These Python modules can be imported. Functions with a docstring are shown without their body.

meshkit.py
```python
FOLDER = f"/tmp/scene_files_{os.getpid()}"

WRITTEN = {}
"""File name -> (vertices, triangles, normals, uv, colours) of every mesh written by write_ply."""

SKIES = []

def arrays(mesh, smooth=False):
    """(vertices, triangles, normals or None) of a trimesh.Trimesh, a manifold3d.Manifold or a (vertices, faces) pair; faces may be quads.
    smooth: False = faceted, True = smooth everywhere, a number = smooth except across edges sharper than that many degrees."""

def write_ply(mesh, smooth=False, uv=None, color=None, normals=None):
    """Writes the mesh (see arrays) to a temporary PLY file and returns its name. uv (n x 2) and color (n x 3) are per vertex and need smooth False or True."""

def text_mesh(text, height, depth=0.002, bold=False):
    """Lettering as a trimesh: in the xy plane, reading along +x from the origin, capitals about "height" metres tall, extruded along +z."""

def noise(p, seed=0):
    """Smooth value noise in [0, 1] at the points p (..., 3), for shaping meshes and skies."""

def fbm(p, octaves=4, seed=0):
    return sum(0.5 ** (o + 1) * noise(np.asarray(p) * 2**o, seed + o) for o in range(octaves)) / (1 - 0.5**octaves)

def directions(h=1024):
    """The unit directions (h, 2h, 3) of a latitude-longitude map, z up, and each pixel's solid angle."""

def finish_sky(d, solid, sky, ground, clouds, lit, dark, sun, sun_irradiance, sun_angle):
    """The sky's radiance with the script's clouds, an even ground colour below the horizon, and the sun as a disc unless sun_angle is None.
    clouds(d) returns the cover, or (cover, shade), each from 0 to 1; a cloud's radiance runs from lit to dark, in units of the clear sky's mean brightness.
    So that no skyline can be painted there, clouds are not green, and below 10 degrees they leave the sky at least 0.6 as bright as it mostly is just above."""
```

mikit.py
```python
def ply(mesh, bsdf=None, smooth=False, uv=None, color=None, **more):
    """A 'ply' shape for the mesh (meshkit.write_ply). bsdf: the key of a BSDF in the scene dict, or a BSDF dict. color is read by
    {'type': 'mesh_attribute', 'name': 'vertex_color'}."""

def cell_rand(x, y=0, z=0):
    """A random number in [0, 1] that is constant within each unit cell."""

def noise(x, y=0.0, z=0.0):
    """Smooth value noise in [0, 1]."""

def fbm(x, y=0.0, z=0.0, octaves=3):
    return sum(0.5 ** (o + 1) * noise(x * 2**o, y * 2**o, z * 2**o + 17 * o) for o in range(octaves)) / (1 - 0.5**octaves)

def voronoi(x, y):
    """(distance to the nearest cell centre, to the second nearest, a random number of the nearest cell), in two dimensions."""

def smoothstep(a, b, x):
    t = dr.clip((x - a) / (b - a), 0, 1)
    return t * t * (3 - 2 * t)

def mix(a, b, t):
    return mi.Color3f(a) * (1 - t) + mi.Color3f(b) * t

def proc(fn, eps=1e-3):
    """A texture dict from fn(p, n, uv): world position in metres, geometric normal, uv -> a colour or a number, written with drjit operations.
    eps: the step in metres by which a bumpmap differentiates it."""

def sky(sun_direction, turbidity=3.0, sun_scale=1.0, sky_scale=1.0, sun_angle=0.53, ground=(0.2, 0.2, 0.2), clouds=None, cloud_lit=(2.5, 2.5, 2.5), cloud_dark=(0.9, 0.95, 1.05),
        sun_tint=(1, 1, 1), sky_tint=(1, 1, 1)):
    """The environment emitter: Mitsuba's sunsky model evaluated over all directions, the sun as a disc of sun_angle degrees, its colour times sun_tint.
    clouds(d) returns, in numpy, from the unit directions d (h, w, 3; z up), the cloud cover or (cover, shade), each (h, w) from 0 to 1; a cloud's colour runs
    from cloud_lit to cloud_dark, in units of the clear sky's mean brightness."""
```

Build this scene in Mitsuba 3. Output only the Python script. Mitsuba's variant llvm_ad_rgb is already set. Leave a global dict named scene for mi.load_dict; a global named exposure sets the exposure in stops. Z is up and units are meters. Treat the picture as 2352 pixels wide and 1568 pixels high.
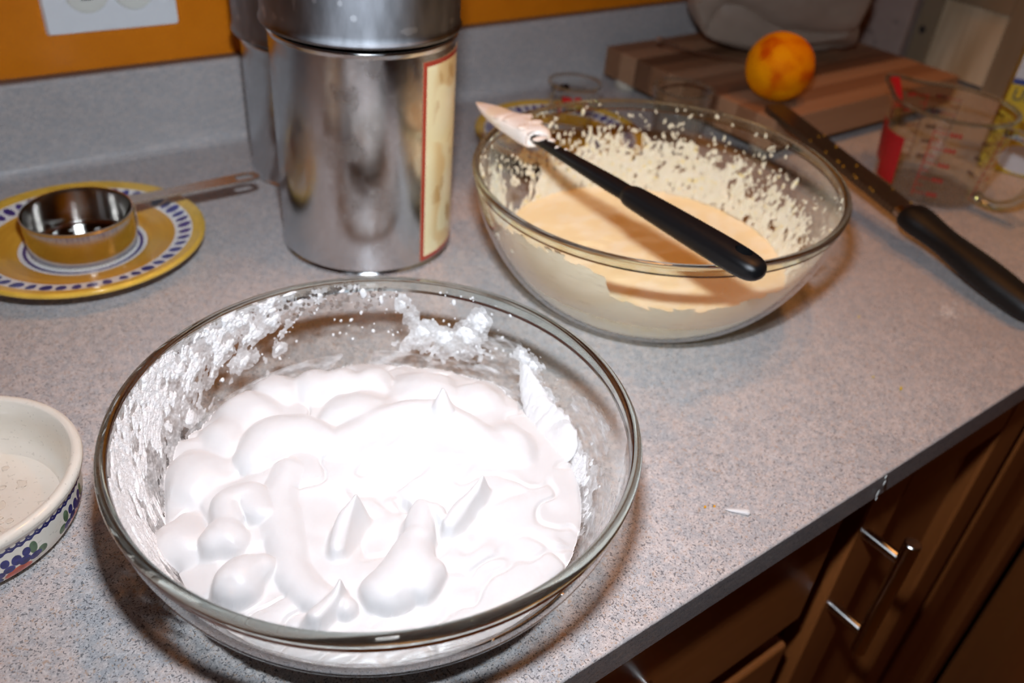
import math
import numpy as np, trimesh, mitsuba as mi, drjit as dr
import meshkit, mikit
from mikit import ply, proc, noise, fbm, voronoi, smoothstep, mix, cell_rand
from shapely.geometry import Polygon, Point, box as sbox
from shapely import affinity

T = mi.ScalarTransform4f
PI = math.pi
rng = np.random.default_rng(7)
scene, labels = {}, {}

# ------------------------------------------------------------------ camera, light, exposure
# metres; z = 0 is the worktop, x runs along the wall, y towards the wall
CAM = np.array([0.0, 0.0, 0.345])
RIGHT = np.array([0.805772, -0.586898, 0.079263])
UP = np.array([0.291415, 0.509442, 0.809658])
FWD = np.array([0.515566, 0.629302, -0.581525])
cm = np.eye(4); cm[:3, 0], cm[:3, 1], cm[:3, 2], cm[:3, 3] = -RIGHT, UP, FWD, CAM
scene['camera'] = {'type': 'thinlens', 'fov': 62.27, 'fov_axis': 'x', 'to_world': T(cm), 'aperture_radius': 0.0021,
                   'focus_distance': 0.40, 'near_clip': 0.01, 'far_clip': 50.0}
exposure = 0.0


def lamp(key, pos, direction, hx, hy, rgb):
    d = np.array(direction, float)
    scene[key] = {'type': 'rectangle', 'to_world': T().look_at(origin=[float(v) for v in pos], target=[float(v) for v in pos + d], up=[0.1, 0.2, 0.97]) @ T().scale([hx, hy, 1]),
                  'emitter': {'type': 'area', 'radiance': {'type': 'rgb', 'value': list(rgb)}}, 'bsdf': {'type': 'diffuse', 'reflectance': {'type': 'rgb', 'value': 0.5}}}


# the camera's own flash (upright above the lens) and two tungsten ceiling lamps
FLASH = CAM + 0.110 * UP + 0.028 * FWD
AIM = FWD - 0.12 * UP      # its head points slightly below the lens axis
lamp('camera_flash', FLASH, AIM, 0.021, 0.0115, np.array([0.90, 0.99, 1.11]) * 1400)
labels['camera_flash'] = {'label': 'small white flash lamp above the photographer\'s lens', 'category': 'lamp'}
for key, (x, y) in (('ceiling_lamp', (0.46, 0.26)), ('ceiling_lamp_001', (0.90, 0.20))):
    lamp(key, np.array([x, y, 1.42]), (0, 0.02, -1), 0.05, 0.05, np.array([1.0, 0.42, 0.12]) * 104)
labels['ceiling_lamp'] = {'label': 'warm tungsten ceiling lamp above the two glass bowls', 'category': 'lamp'}
labels['ceiling_lamp_001'] = {'label': 'warm tungsten ceiling lamp above the right end of the worktop', 'category': 'lamp'}


# ------------------------------------------------------------------ helpers
def lab(key, label=None, cat=None, group=None, kind=None):
    labels[key] = {k: v for k, v in (('label', label), ('category', cat), ('group', group), ('kind', kind)) if v}


def obj(key, mesh, mat, smooth=30, flip=False, **more):
    scene[key] = ply(mesh, mat, smooth=smooth, **more)
    return key


def cat(*ms):
    return trimesh.util.concatenate([m for m in ms if m is not None])


def grid_faces(nu, nv, wrap_u=False):
    u = np.arange(nu if wrap_u else nu - 1); v = np.arange(nv - 1)
    U, V = np.meshgrid(u, v, indexing='ij')
    a = U * nv + V; b = ((U + 1) % nu) * nv + V
    q = np.stack([a, b, b + 1, a + 1], -1).reshape(-1, 4)
    return np.vstack([q[:, [0, 1, 2]], q[:, [0, 2, 3]]])


def lathe(profile, n=128, cx=0, cy=0, cz=0, closed=False):
    """Revolves (r, z) points; profile from bottom-outside going up gives outward normals."""
    p = np.array(profile, float)
    if closed: p = np.vstack([p, p[:1]])
    t = np.arange(n) * 2 * PI / n
    v = np.stack([p[None, :, 0] * np.cos(t)[:, None] + cx, p[None, :, 0] * np.sin(t)[:, None] + cy, np.broadcast_to(p[None, :, 1] + cz, (n, len(p)))], -1).reshape(-1, 3)
    m = trimesh.Trimesh(v, grid_faces(n, len(p), True), process=False)
    m.merge_vertices(digits_vertex=7)
    m.update_faces(m.nondegenerate_faces())
    return m


def arc(cx, cz, r, a0, a1, n=8):
    a = np.radians(np.linspace(a0, a1, n))
    return [(cx + r * math.cos(x), cz + r * math.sin(x)) for x in a]


def smooth_profile(pts, k=6):
    """Catmull-Rom through the points."""
    p = np.array(pts, float); q = np.vstack([2 * p[0] - p[1], p, 2 * p[-1] - p[-2]]); out = []
    for i in range(1, len(q) - 2):
        for t in np.linspace(0, 1, k, endpoint=False):
            a, b, c, d = q[i - 1:i + 3]
            out.append(0.5 * (2 * b + (c - a) * t + (2 * a - 5 * b + 4 * c - d) * t * t + (3 * b - a - 3 * c + d) * t ** 3))
    out.append(p[-1])
    return np.array(out)


def rbox(sx, sy, sz, r=0.002, c=(0, 0, 0), seg=3):
    """Box with rounded edges, centred at c."""
    r = min(r, sx / 2.01, sy / 2.01, sz / 2.01)
    pts = []
    s = trimesh.creation.icosphere(subdivisions=seg - 1, radius=r).vertices
    for x in (-1, 1):
        for y in (-1, 1):
            for z in (-1, 1):
                pts.append(s + np.array([x * (sx / 2 - r), y * (sy / 2 - r), z * (sz / 2 - r)]))
    m = trimesh.convex.convex_hull(np.vstack(pts))
    m.apply_translation(c)
    return m


def bev(x0, x1, y0, y1, z0, z1, r=0.0015):
    return rbox(x1 - x0, y1 - y0, z1 - z0, r, ((x0 + x1) / 2, (y0 + y1) / 2, (z0 + z1) / 2), 2)


def extrude_x(poly_yz, x0, x1):
    """Extrudes a polygon given in (y, z) along x."""
    m = trimesh.creation.extrude_polygon(Polygon(poly_yz), x1 - x0, engine='earcut')
    v = m.vertices.copy()
    m.vertices = np.stack([v[:, 2] + x0, v[:, 0], v[:, 1]], 1)
    return m


def sweep(points, rx, ry, side, n=24, power=2.0, cap=True):
    """A super-elliptic tube along points; rx = half width along side, ry = half height along the other normal."""
    p = np.array(points, float); k = len(p)
    rx = np.broadcast_to(np.asarray(rx, float), (k,)); ry = np.broadcast_to(np.asarray(ry, float), (k,))
    t = np.gradient(p, axis=0); t /= np.linalg.norm(t, axis=1, keepdims=True)
    s = np.array(side, float); s = s - t * (t @ s)[:, None]; s /= np.linalg.norm(s, axis=1, keepdims=True)
    u = np.cross(t, s)
    a = np.arange(n) * 2 * PI / n
    ca, sa = np.sign(np.cos(a)) * np.abs(np.cos(a)) ** (2 / power), np.sign(np.sin(a)) * np.abs(np.sin(a)) ** (2 / power)
    v = p[:, None] + rx[:, None, None] * ca[None, :, None] * s[:, None] + ry[:, None, None] * sa[None, :, None] * u[:, None]
    v = v.reshape(-1, 3)
    i, j = np.meshgrid(np.arange(k - 1), np.arange(n), indexing='ij')
    q = np.stack([i * n + j, i * n + (j + 1) % n, (i + 1) * n + (j + 1) % n, (i + 1) * n + j], -1).reshape(-1, 4)
    f = np.vstack([q[:, [0, 1, 2]], q[:, [0, 2, 3]]])
    if cap:
        v = np.vstack([v, p[:1], p[-1:]]); j = np.arange(n)
        f = np.vstack([f, np.stack([j * 0 + k * n, (j + 1) % n, j], 1), np.stack([j * 0 + k * n + 1, (k - 1) * n + j, (k - 1) * n + (j + 1) % n], 1)])
    m = trimesh.Trimesh(v, f, process=False)
    return m


def blob(c, nrm, a, b, d, rot=0.0, sub=2, rough=0.0, seed=0):
    """A flattened drop sitting on a surface with normal nrm: half sizes a, b in the surface and d along the normal."""
    m = trimesh.creation.icosphere(subdivisions=sub)
    v = m.vertices.copy()
    if rough: v *= (1 + rough * (meshkit.fbm(v * 1.7 + seed * 3.1, 2, seed) - 0.5))[:, None]
    nrm = np.array(nrm) / np.linalg.norm(nrm)
    e = np.cross(nrm, [0, 0, 1.0]); e = e / np.linalg.norm(e) if np.linalg.norm(e) > 1e-6 else np.array([1.0, 0, 0])
    g = np.cross(nrm, e)
    e, g = e * math.cos(rot) + g * math.sin(rot), -e * math.sin(rot) + g * math.cos(rot)
    m.vertices = np.array(c) + v[:, :1] * a * e + v[:, 1:2] * b * g + v[:, 2:] * d * nrm
    return m


# ------------------------------------------------------------------ materials
def rgb(*c): return {'type': 'rgb', 'value': list(c)}


def mat(key, d): scene[key] = d; return key


def rough_plastic(key, color, alpha=0.15, ior=1.49):
    mat(key, {'type': 'roughplastic', 'diffuse_reflectance': color if isinstance(color, dict) else rgb(*color), 'alpha': alpha, 'int_ior': ior})


def principled(key, color, rough=0.4, **k):
    mat(key, {'type': 'principled', 'base_color': color if isinstance(color, dict) else rgb(*color), 'roughness': rough, **k})


def f_laminate(p, n, uv):
    q = p * 1.0
    fine = noise(q.x * 1500, q.y * 1500, q.z * 1500)
    fine2 = noise(q.x * 1150 + 31, q.y * 1150, q.z * 1150 + 7)
    fine3 = noise(q.x * 2300 + 31, q.y * 2300, q.z * 2300 + 7)
    midn = fbm(q.x * 300, q.y * 300, q.z * 300, 3)
    big = fbm(q.x * 34 + 5, q.y * 34, q.z * 34, 2)
    c = mix((0.385, 0.38, 0.385), (0.49, 0.445, 0.425), smoothstep(0.25, 0.75, midn))
    c = c * (0.93 + 0.14 * big) * (0.86 + 0.26 * fine3)
    c = mix(c, (0.64, 0.61, 0.59), 0.45 * smoothstep(0.62, 0.85, fine2))
    c = mix(c, (0.40, 0.25, 0.15), 0.55 * smoothstep(0.78, 0.90, noise(q.x * 1000 + 3, q.y * 1000 + 17, q.z * 1000)))
    c = mix(c, (0.09, 0.09, 0.10), 0.75 * smoothstep(0.70, 0.84, fine))
    return c


mat('laminate', {'type': 'principled', 'base_color': proc(f_laminate), 'roughness': 0.42, 'specular': 0.35})
rough_plastic('splash_edge', (0.20, 0.135, 0.115), 0.4)


def f_wall(p, n, uv):
    return mix((0.66, 0.19, 0.006), (0.72, 0.215, 0.009), fbm(p.x * 60, p.y * 60, p.z * 60, 3)) * (0.97 + 0.06 * noise(p.x * 900, p.y * 900, p.z * 900))


mat('orange_paint', {'type': 'principled', 'base_color': proc(f_wall), 'roughness': 0.30, 'specular': 0.22})
mat('room_paint', {'type': 'diffuse', 'reflectance': rgb(0.22, 0.16, 0.11)})
mat('ceiling_paint', {'type': 'diffuse', 'reflectance': rgb(0.62, 0.60, 0.57)})


def f_floor(p, n, uv):
    return mix((0.16, 0.085, 0.04), (0.24, 0.13, 0.06), fbm(p.x * 3, p.y * 40, 0, 3)) * dr.select(dr.abs(p.y * 10 - dr.floor(p.y * 10) - 0.5) > 0.48, 0.5, 1.0)


mat('floor_wood', {'type': 'principled', 'base_color': proc(f_floor), 'roughness': 0.4})


def cherry(axis):
    def fn(p, n, uv):
        a, b = (p.z, p.x) if axis == 'z' else (p.x, p.z)
        g = fbm(a * 9, b * 150, p.y * 90, 3)
        w = fbm(a * 4 + 3, b * 28, p.y * 20, 3)
        return mix((0.22, 0.062, 0.014), (0.36, 0.12, 0.032), 0.35 * g + 0.65 * w)
    return fn


mat('cherry_vertical', {'type': 'principled', 'base_color': proc(cherry('z')), 'roughness': 0.33, 'specular': 0.5})
mat('cherry_horizontal', {'type': 'principled', 'base_color': proc(cherry('x')), 'roughness': 0.33, 'specular': 0.5})
principled('cabinet_gap', (0.02, 0.009, 0.004), 0.7)
mat('chrome', {'type': 'roughconductor', 'material': 'none', 'specular_reflectance': rgb(0.80, 0.79, 0.77), 'alpha': 0.10})


def f_tin(p, n, uv):
    s = fbm(p.x * 420, p.y * 420, p.z * 300, 3); l = fbm(p.x * 60, p.y * 60, p.z * 18, 3)
    sp = smoothstep(0.90, 0.97, noise(p.x * 260, p.y * 260, p.z * 210))
    return mi.Color3f(0.60, 0.615, 0.63) * (0.80 + 0.22 * s + 0.16 * l) + 0.10 * sp


def f_tin_rough(p, n, uv):
    return 0.045 + 0.075 * smoothstep(0.45, 0.75, fbm(p.x * 75, p.y * 75, p.z * 50, 3))


mat('tin', {'type': 'roughconductor', 'material': 'none', 'specular_reflectance': proc(f_tin), 'alpha': proc(f_tin_rough)})


def f_zinc(p, n, uv):
    s = fbm(p.x * 160, p.y * 160, p.z * 45, 4); k = smoothstep(0.80, 0.88, noise(p.x * 150, p.y * 150, p.z * 120))
    return mi.Color3f(0.30, 0.315, 0.34) * (0.55 + 0.75 * s) + 0.16 * k


mat('zinc_lid', {'type': 'roughconductor', 'material': 'none', 'specular_reflectance': proc(f_zinc), 'alpha': 0.36})
mat('tin_rim', {'type': 'roughconductor', 'material': 'none', 'specular_reflectance': rgb(0.62, 0.63, 0.64), 'alpha': 0.12})
mat('steel', {'type': 'roughconductor', 'material': 'none', 'specular_reflectance': rgb(0.70, 0.68, 0.65), 'alpha': 0.045})
mat('steel_brushed', {'type': 'roughconductor', 'material': 'none', 'specular_reflectance': rgb(0.62, 0.60, 0.57), 'alpha': 0.17})
mat('glass_wall', {'type': 'thindielectric', 'int_ior': 1.27, 'specular_transmittance': rgb(0.975, 0.985, 0.978)})
mat('glass_solid', {'type': 'dielectric', 'int_ior': 1.47, 'specular_transmittance': rgb(0.86, 0.90, 0.88)})
mat('water', {'type': 'dielectric', 'int_ior': 1.33})


def f_foam(p, n, uv):
    return mix((0.585, 0.568, 0.556), (0.60, 0.586, 0.575), fbm(p.x * 50, p.y * 50, p.z * 50, 2))


mat('foam', {'type': 'principled', 'base_color': proc(f_foam), 'roughness': 0.33, 'specular': 0.4, 'sheen': 0.2})


def f_froth(p, n, uv):
    return mix((0.50, 0.49, 0.48), (0.64, 0.63, 0.62), smoothstep(0.25, 0.5, noise(p.x * 1500, p.y * 1500, p.z * 1500)))


mat('froth', {'type': 'principled', 'base_color': proc(f_froth), 'roughness': 0.25, 'specular': 0.5})


def f_bubbles(p, n, uv):
    a = noise(p.x * 900, p.y * 900, p.z * 900); b = fbm(p.x * 260, p.y * 260, p.z * 260, 2)
    return 0.34 + 0.36 * smoothstep(0.3, 0.7, b) + 0.25 * smoothstep(0.45, 0.8, a)


mat('froth_thin', {'type': 'blendbsdf', 'weight': proc(f_bubbles), 'a': {'type': 'thindielectric', 'int_ior': 1.02}, 'b': {'type': 'principledthin', 'base_color': rgb(0.72, 0.71, 0.70), 'roughness': 0.4, 'diff_trans': 0.6}})


def veil(key, color, lo, hi, f1, seed, streak=0.0):
    """A thin translucent smear on glass: clear glass and a white film mixed by a procedural cover."""
    def fn(p, n, uv):
        w = fbm(p.x * f1 + seed, p.y * f1, p.z * f1 * (1 + streak), 4)
        return smoothstep(lo, hi, w)
    mat(key, {'type': 'blendbsdf', 'weight': proc(fn), 'a': {'type': 'thindielectric', 'int_ior': 1.01}, 'b': {'type': 'principledthin', 'base_color': rgb(*color), 'roughness': 0.5, 'diff_trans': 0.75}})


veil('foam_veil', (0.75, 0.74, 0.73), 0.38, 0.95, 130, 3, 2.5)
veil('batter_veil', (0.97, 0.90, 0.70), -0.6, 0.45, 90, 11, 3.0)


def f_batter(p, n, uv):
    return mix((0.92, 0.74, 0.42), (0.94, 0.80, 0.53), smoothstep(0.35, 0.7, fbm(p.x * 70, p.y * 110, p.z * 90, 3)))


mat('batter', {'type': 'principled', 'base_color': proc(f_batter), 'roughness': 0.24, 'specular': 0.45})


def f_batter_dry(p, n, uv):
    c = mix((0.74, 0.68, 0.48), (0.78, 0.74, 0.60), fbm(p.x * 200, p.y * 200, p.z * 200, 2))
    return mix(c, (0.75, 0.58, 0.14), 0.6 * smoothstep(0.80, 0.9, noise(p.x * 260, p.y * 260, p.z * 260)))


mat('batter_splash', {'type': 'principled', 'base_color': proc(f_batter_dry), 'roughness': 0.06, 'specular': 0.8})
rough_plastic('black_nylon', (0.006, 0.006, 0.0065), 0.20, 1.40)
rough_plastic('black_rubber', (0.007, 0.007, 0.007), 0.28, 1.38)


def f_silicone(p, n, uv):
    return mix((0.80, 0.66, 0.50), (0.84, 0.74, 0.66), smoothstep(0.42, 0.55, fbm(p.x * 60, p.y * 60, p.z * 60, 3)))


mat('silicone', {'type': 'principled', 'base_color': proc(f_silicone), 'roughness': 0.35, 'specular': 0.5})
rough_plastic('outlet_white', (0.85, 0.88, 0.90), 0.2)
rough_plastic('outlet_ivory', (0.78, 0.79, 0.72), 0.12)
principled('slot_dark', (0.01, 0.01, 0.012), 0.6)

# black reflector hood round the flash tube
hood = []
for sx, sy, cx_, cy_ in ((.0010, .0145, -.0225, 0), (.0010, .0145, .0225, 0), (.0235, .0010, 0, -.0135), (.0235, .0010, 0, .0135)):
    b_ = trimesh.creation.box(extents=[2 * sx, 2 * sy, .0165])
    w = b_.vertices
    b_.vertices = FLASH + (w[:, :1] + cx_) * RIGHT + (w[:, 1:2] + cy_) * UP + (w[:, 2:] + .0062) * AIM
    hood.append(b_)
obj('camera_flash__hood', cat(*hood), 'slot_dark', smooth=False)

# ------------------------------------------------------------------ the setting
YW, YF, ZS, ZB = 0.7845, 0.1492, 0.0785, -0.0284     # splash front, worktop edge, splash height, worktop underside
YWALL = 0.7975
FLOOR = -0.96


def struct(key, mesh, m, label, smooth=False):
    obj(key, mesh, m, smooth=smooth); lab(key, label, kind='structure')


def slab(x0, x1, y0, y1, z0, z1):
    return trimesh.creation.box(bounds=[[x0, y0, z0], [x1, y1, z1]])


struct('wall_back', slab(-1.6, 1.52, YWALL, YWALL + 0.1, FLOOR, 1.5), 'orange_paint', 'glossy orange painted wall behind the worktop')
struct('wall_right', slab(1.42, 1.52, -2.0, YWALL, FLOOR, 1.5), 'room_paint', 'dim wall at the right end of the worktop')
struct('wall_left', slab(-1.7, -1.6, -2.0, YWALL + 0.1, FLOOR, 1.5), 'room_paint', 'dim side wall of the kitchen')
struct('wall_front', slab(-1.7, 1.52, -2.1, -2.0, FLOOR, 1.5), 'room_paint', 'dim wall across the kitchen')
struct('floor', slab(-1.7, 1.52, -2.1, YWALL + 0.1, FLOOR - 0.05, FLOOR), 'floor_wood', 'brown wooden kitchen floor')
struct('ceiling', slab(-1.7, 1.52, -2.1, YWALL + 0.1, 1.5, 1.55), 'ceiling_paint', 'white kitchen ceiling')

# worktop: one post-formed profile with rounded front edge, coved back and splash
prof = [(YF + 0.014, ZB), (YF + 0.0028, ZB + 0.0006)]
prof += [(YF + 0.0002, -0.0030)] + arc(YF + 0.0018, -0.0018, 0.0018, 175, 90, 6) + [(YF + 0.006, 0.0)]
prof += arc(YW - 0.010, 0.010, 0.010, 270, 360, 10)
prof += arc(YW + 0.003, ZS - 0.003, 0.003, 180, 90, 5)
prof += [(YWALL - 0.0006, ZS), (YWALL - 0.0006, ZB)]
obj('countertop', extrude_x(prof, -1.25, 1.418), 'laminate', smooth=35)
lab('countertop', 'speckled grey laminate worktop with a coved backsplash', 'countertop')
obj('countertop__splash_edge', slab(-1.25, 1.418, YW + 0.003, YWALL - 0.0008, ZS - 0.0005, ZS + 0.0012), 'splash_edge', smooth=False)
lab('countertop__splash_edge', 'thin brown edge along the top of the backsplash')

obj('countertop__return', bev(0.935, 1.418, -1.10, YF - .0005, ZB, 0.0, .003), 'laminate', smooth=30)
# ------------------------------------------------------------------ base cabinets
YD, YBODY = 0.1625, 0.1840      # door fronts, face frame


def bar_handle(x, z0, z1, vertical=True, stand=0.0315, r=0.0058):
    y = YD - stand
    out = []

    def rod(a, b, rad, ch=0.0008):
        a, b = np.array(a, float), np.array(b, float); L = np.linalg.norm(b - a); d = (b - a) / L
        s = [0, ch, ch, L - ch, L - ch, L]
        P = [a + d * t for t in (0, ch, L - ch, L)]
        side = [1, 0, 0] if abs(d[0]) < 0.9 else [0, 0, 1]
        return sweep(P, [rad - ch, rad, rad, rad - ch], [rad - ch, rad, rad, rad - ch], side, n=28)
    if vertical:
        out.append(rod((x, y, z0), (x, y, z1), r))
        m = (z0 + z1) / 2
        for z in (m - 0.0405, m + 0.0405): out.append(rod((x, y + r * 0.5, z), (x, YD + 0.004, z), 0.0044))
    else:
        out.append(rod((z0, y, x), (z1, y, x), r))
        m = (z0 + z1) / 2
        for q in (m - 0.0405, m + 0.0405): out.append(rod((q, y + r * 0.5, x), (q, YD + 0.004, x), 0.0044))
    return cat(*out)


def frame_panel(parent, x0, x1, z0, z1, st=0.056):
    """A door with mitre-free rails and stiles, a bevelled inner edge and a recessed flat panel."""
    y0, y1 = YD, YBODY - 0.0008
    stile = lambda a, b: bev(a, b, y0, y1, z0, z1, 0.0022)
    rail = lambda a, b: bev(x0 + st, x1 - st, y0 + 0.0004, y1, a, b, 0.0022)
    obj(parent, cat(slab(x0 + st - 0.004, x1 - st + 0.004, y0 + 0.012, y1, z0 + 0.01, z1 - 0.01)), 'cherry_vertical', smooth=False)
    for i, (a, b) in enumerate(((x0, x0 + st), (x1 - st, x1))):
        obj(parent + '__stile' + ('' if i == 0 else '_001'), stile(a, b), 'cherry_vertical', smooth=30)
    for i, (a, b) in enumerate(((z1 - st, z1), (z0, z0 + st))):
        obj(parent + '__rail' + ('' if i == 0 else '_001'), rail(a, b), 'cherry_horizontal', smooth=30)
    # sloped moulding inside the frame
    mo = []
    a, b, c, d = x0 + st, x1 - st, z0 + st, z1 - st
    w = 0.010
    for (p0, p1, q0, q1) in (((a, c), (a, d), (a + w, c + w), (a + w, d - w)), ((b, d), (b, c), (b - w, d - w), (b - w, c + w)),
                             ((a, d), (b, d), (a + w, d - w), (b - w, d - w)), ((b, c), (a, c), (b - w, c + w), (a + w, c + w))):
        v = [(p0[0], y0 + 0.003, p0[1]), (p1[0], y0 + 0.003, p1[1]), (q1[0], y0 + 0.0125, q1[1]), (q0[0], y0 + 0.0125, q0[1])]
        v += [(x, y1, z) for x, y, z in v]
        m = trimesh.convex.convex_hull(np.array(v)); mo.append(m)
    obj(parent + '__moulding', cat(*mo), 'cherry_vertical', smooth=False)


SPLIT = 0.4450
for key, x0, x1, lbl in (('base_cabinet', -0.20, SPLIT, 'cherry wood drawer cabinet under the front of the worktop'),
                         ('base_cabinet_001', SPLIT + 0.0004, 0.7165, 'cherry wood cabinet with a framed door and a chrome bar handle'),
                         ('base_cabinet_002', 0.7169, 0.984, 'cherry wood cabinet furthest right under the worktop')):
    body = cat(slab(x0, x1, YBODY, YWALL - 0.002, FLOOR + 0.06, ZB - 0.0006), slab(x0, x1, YBODY + 0.06, YWALL - 0.002, FLOOR + 0.0005, FLOOR + 0.06))
    obj(key, body, 'cherry_vertical', smooth=False); lab(key, lbl, 'cabinet')
obj('base_cabinet_003', slab(0.985, 1.416, -1.095, YD - .004, FLOOR + .0005, ZB - .0006), 'cherry_vertical', smooth=False)
lab('base_cabinet_003', 'cherry wood cabinet side at the right corner turning towards the room', 'cabinet')
zz = [(-0.161, -0.0335), (-0.420, -0.191), (-0.885, -0.450)]
for i, (a, b) in enumerate(zz):
    k = 'base_cabinet__drawer' + ('' if i == 0 else f'_{i:03d}')
    obj(k, bev(0.008, 0.4290, YD, YBODY - 0.0006, a, b, 0.004), 'cherry_horizontal', smooth=30)
    obj(k + '__handle', bar_handle((a + b) / 2, 0.1585, 0.2785, vertical=False), 'chrome', smooth=40)
    lab(k + '__handle', 'brushed chrome bar handle')
frame_panel('base_cabinet_001__door', 0.4610, 0.7050, -0.885, -0.0335, 0.0490)
obj('base_cabinet_001__door__handle', bar_handle(0.4715, -0.1945, -0.0745), 'chrome', smooth=40)
lab('base_cabinet_001__door__handle', 'brushed chrome bar handle')
frame_panel('base_cabinet_002__door', 0.7290, 0.9700, -0.885, -0.0335, 0.0490)

# the wall cabinets that keep the ceiling light off the back of the worktop
WX = [-0.55, 0.02, 0.60, 1.18]
for i in range(3):
    k = 'wall_cabinet' + ('' if i == 0 else f'_{i:03d}')
    a, b = WX[i] + .0003, WX[i + 1] - .0003
    obj(k, slab(a, b, 0.492, YWALL - .0006, 0.47, 1.22), 'cherry_vertical', smooth=False)
    lab(k, ('left', 'middle', 'right')[i] + ' one of the three cherry wall cabinets above the worktop', 'cabinet')
    obj(k + '__door', bev(a + .004, b - .004, 0.471, 0.4915, 0.474, 1.216, .003), 'cherry_vertical', smooth=30)

# ------------------------------------------------------------------ wall socket
ox0, ox1, oz0, oz1 = 0.1252, 0.2340, 0.1105, 0.2250
yp = YWALL - 0.0045


def plate_mesh():
    body = sbox(ox0, oz0, ox1, oz1).buffer(-0.003).buffer(0.003)
    m = trimesh.creation.extrude_polygon(body, 0.004, engine='earcut')
    v = m.vertices.copy()
    # bevel: the front face is a little smaller
    c = np.array([(ox0 + ox1) / 2, (oz0 + oz1) / 2]); f = v[:, 2] > 0.002
    w = np.where(f[:, None], c + (v[:, :2] - c) * 0.968, v[:, :2])
    m.vertices = np.stack([w[:, 0], np.where(f, yp, YWALL - 0.0006), w[:, 1]], 1)
    m.fix_normals()
    return m


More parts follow.
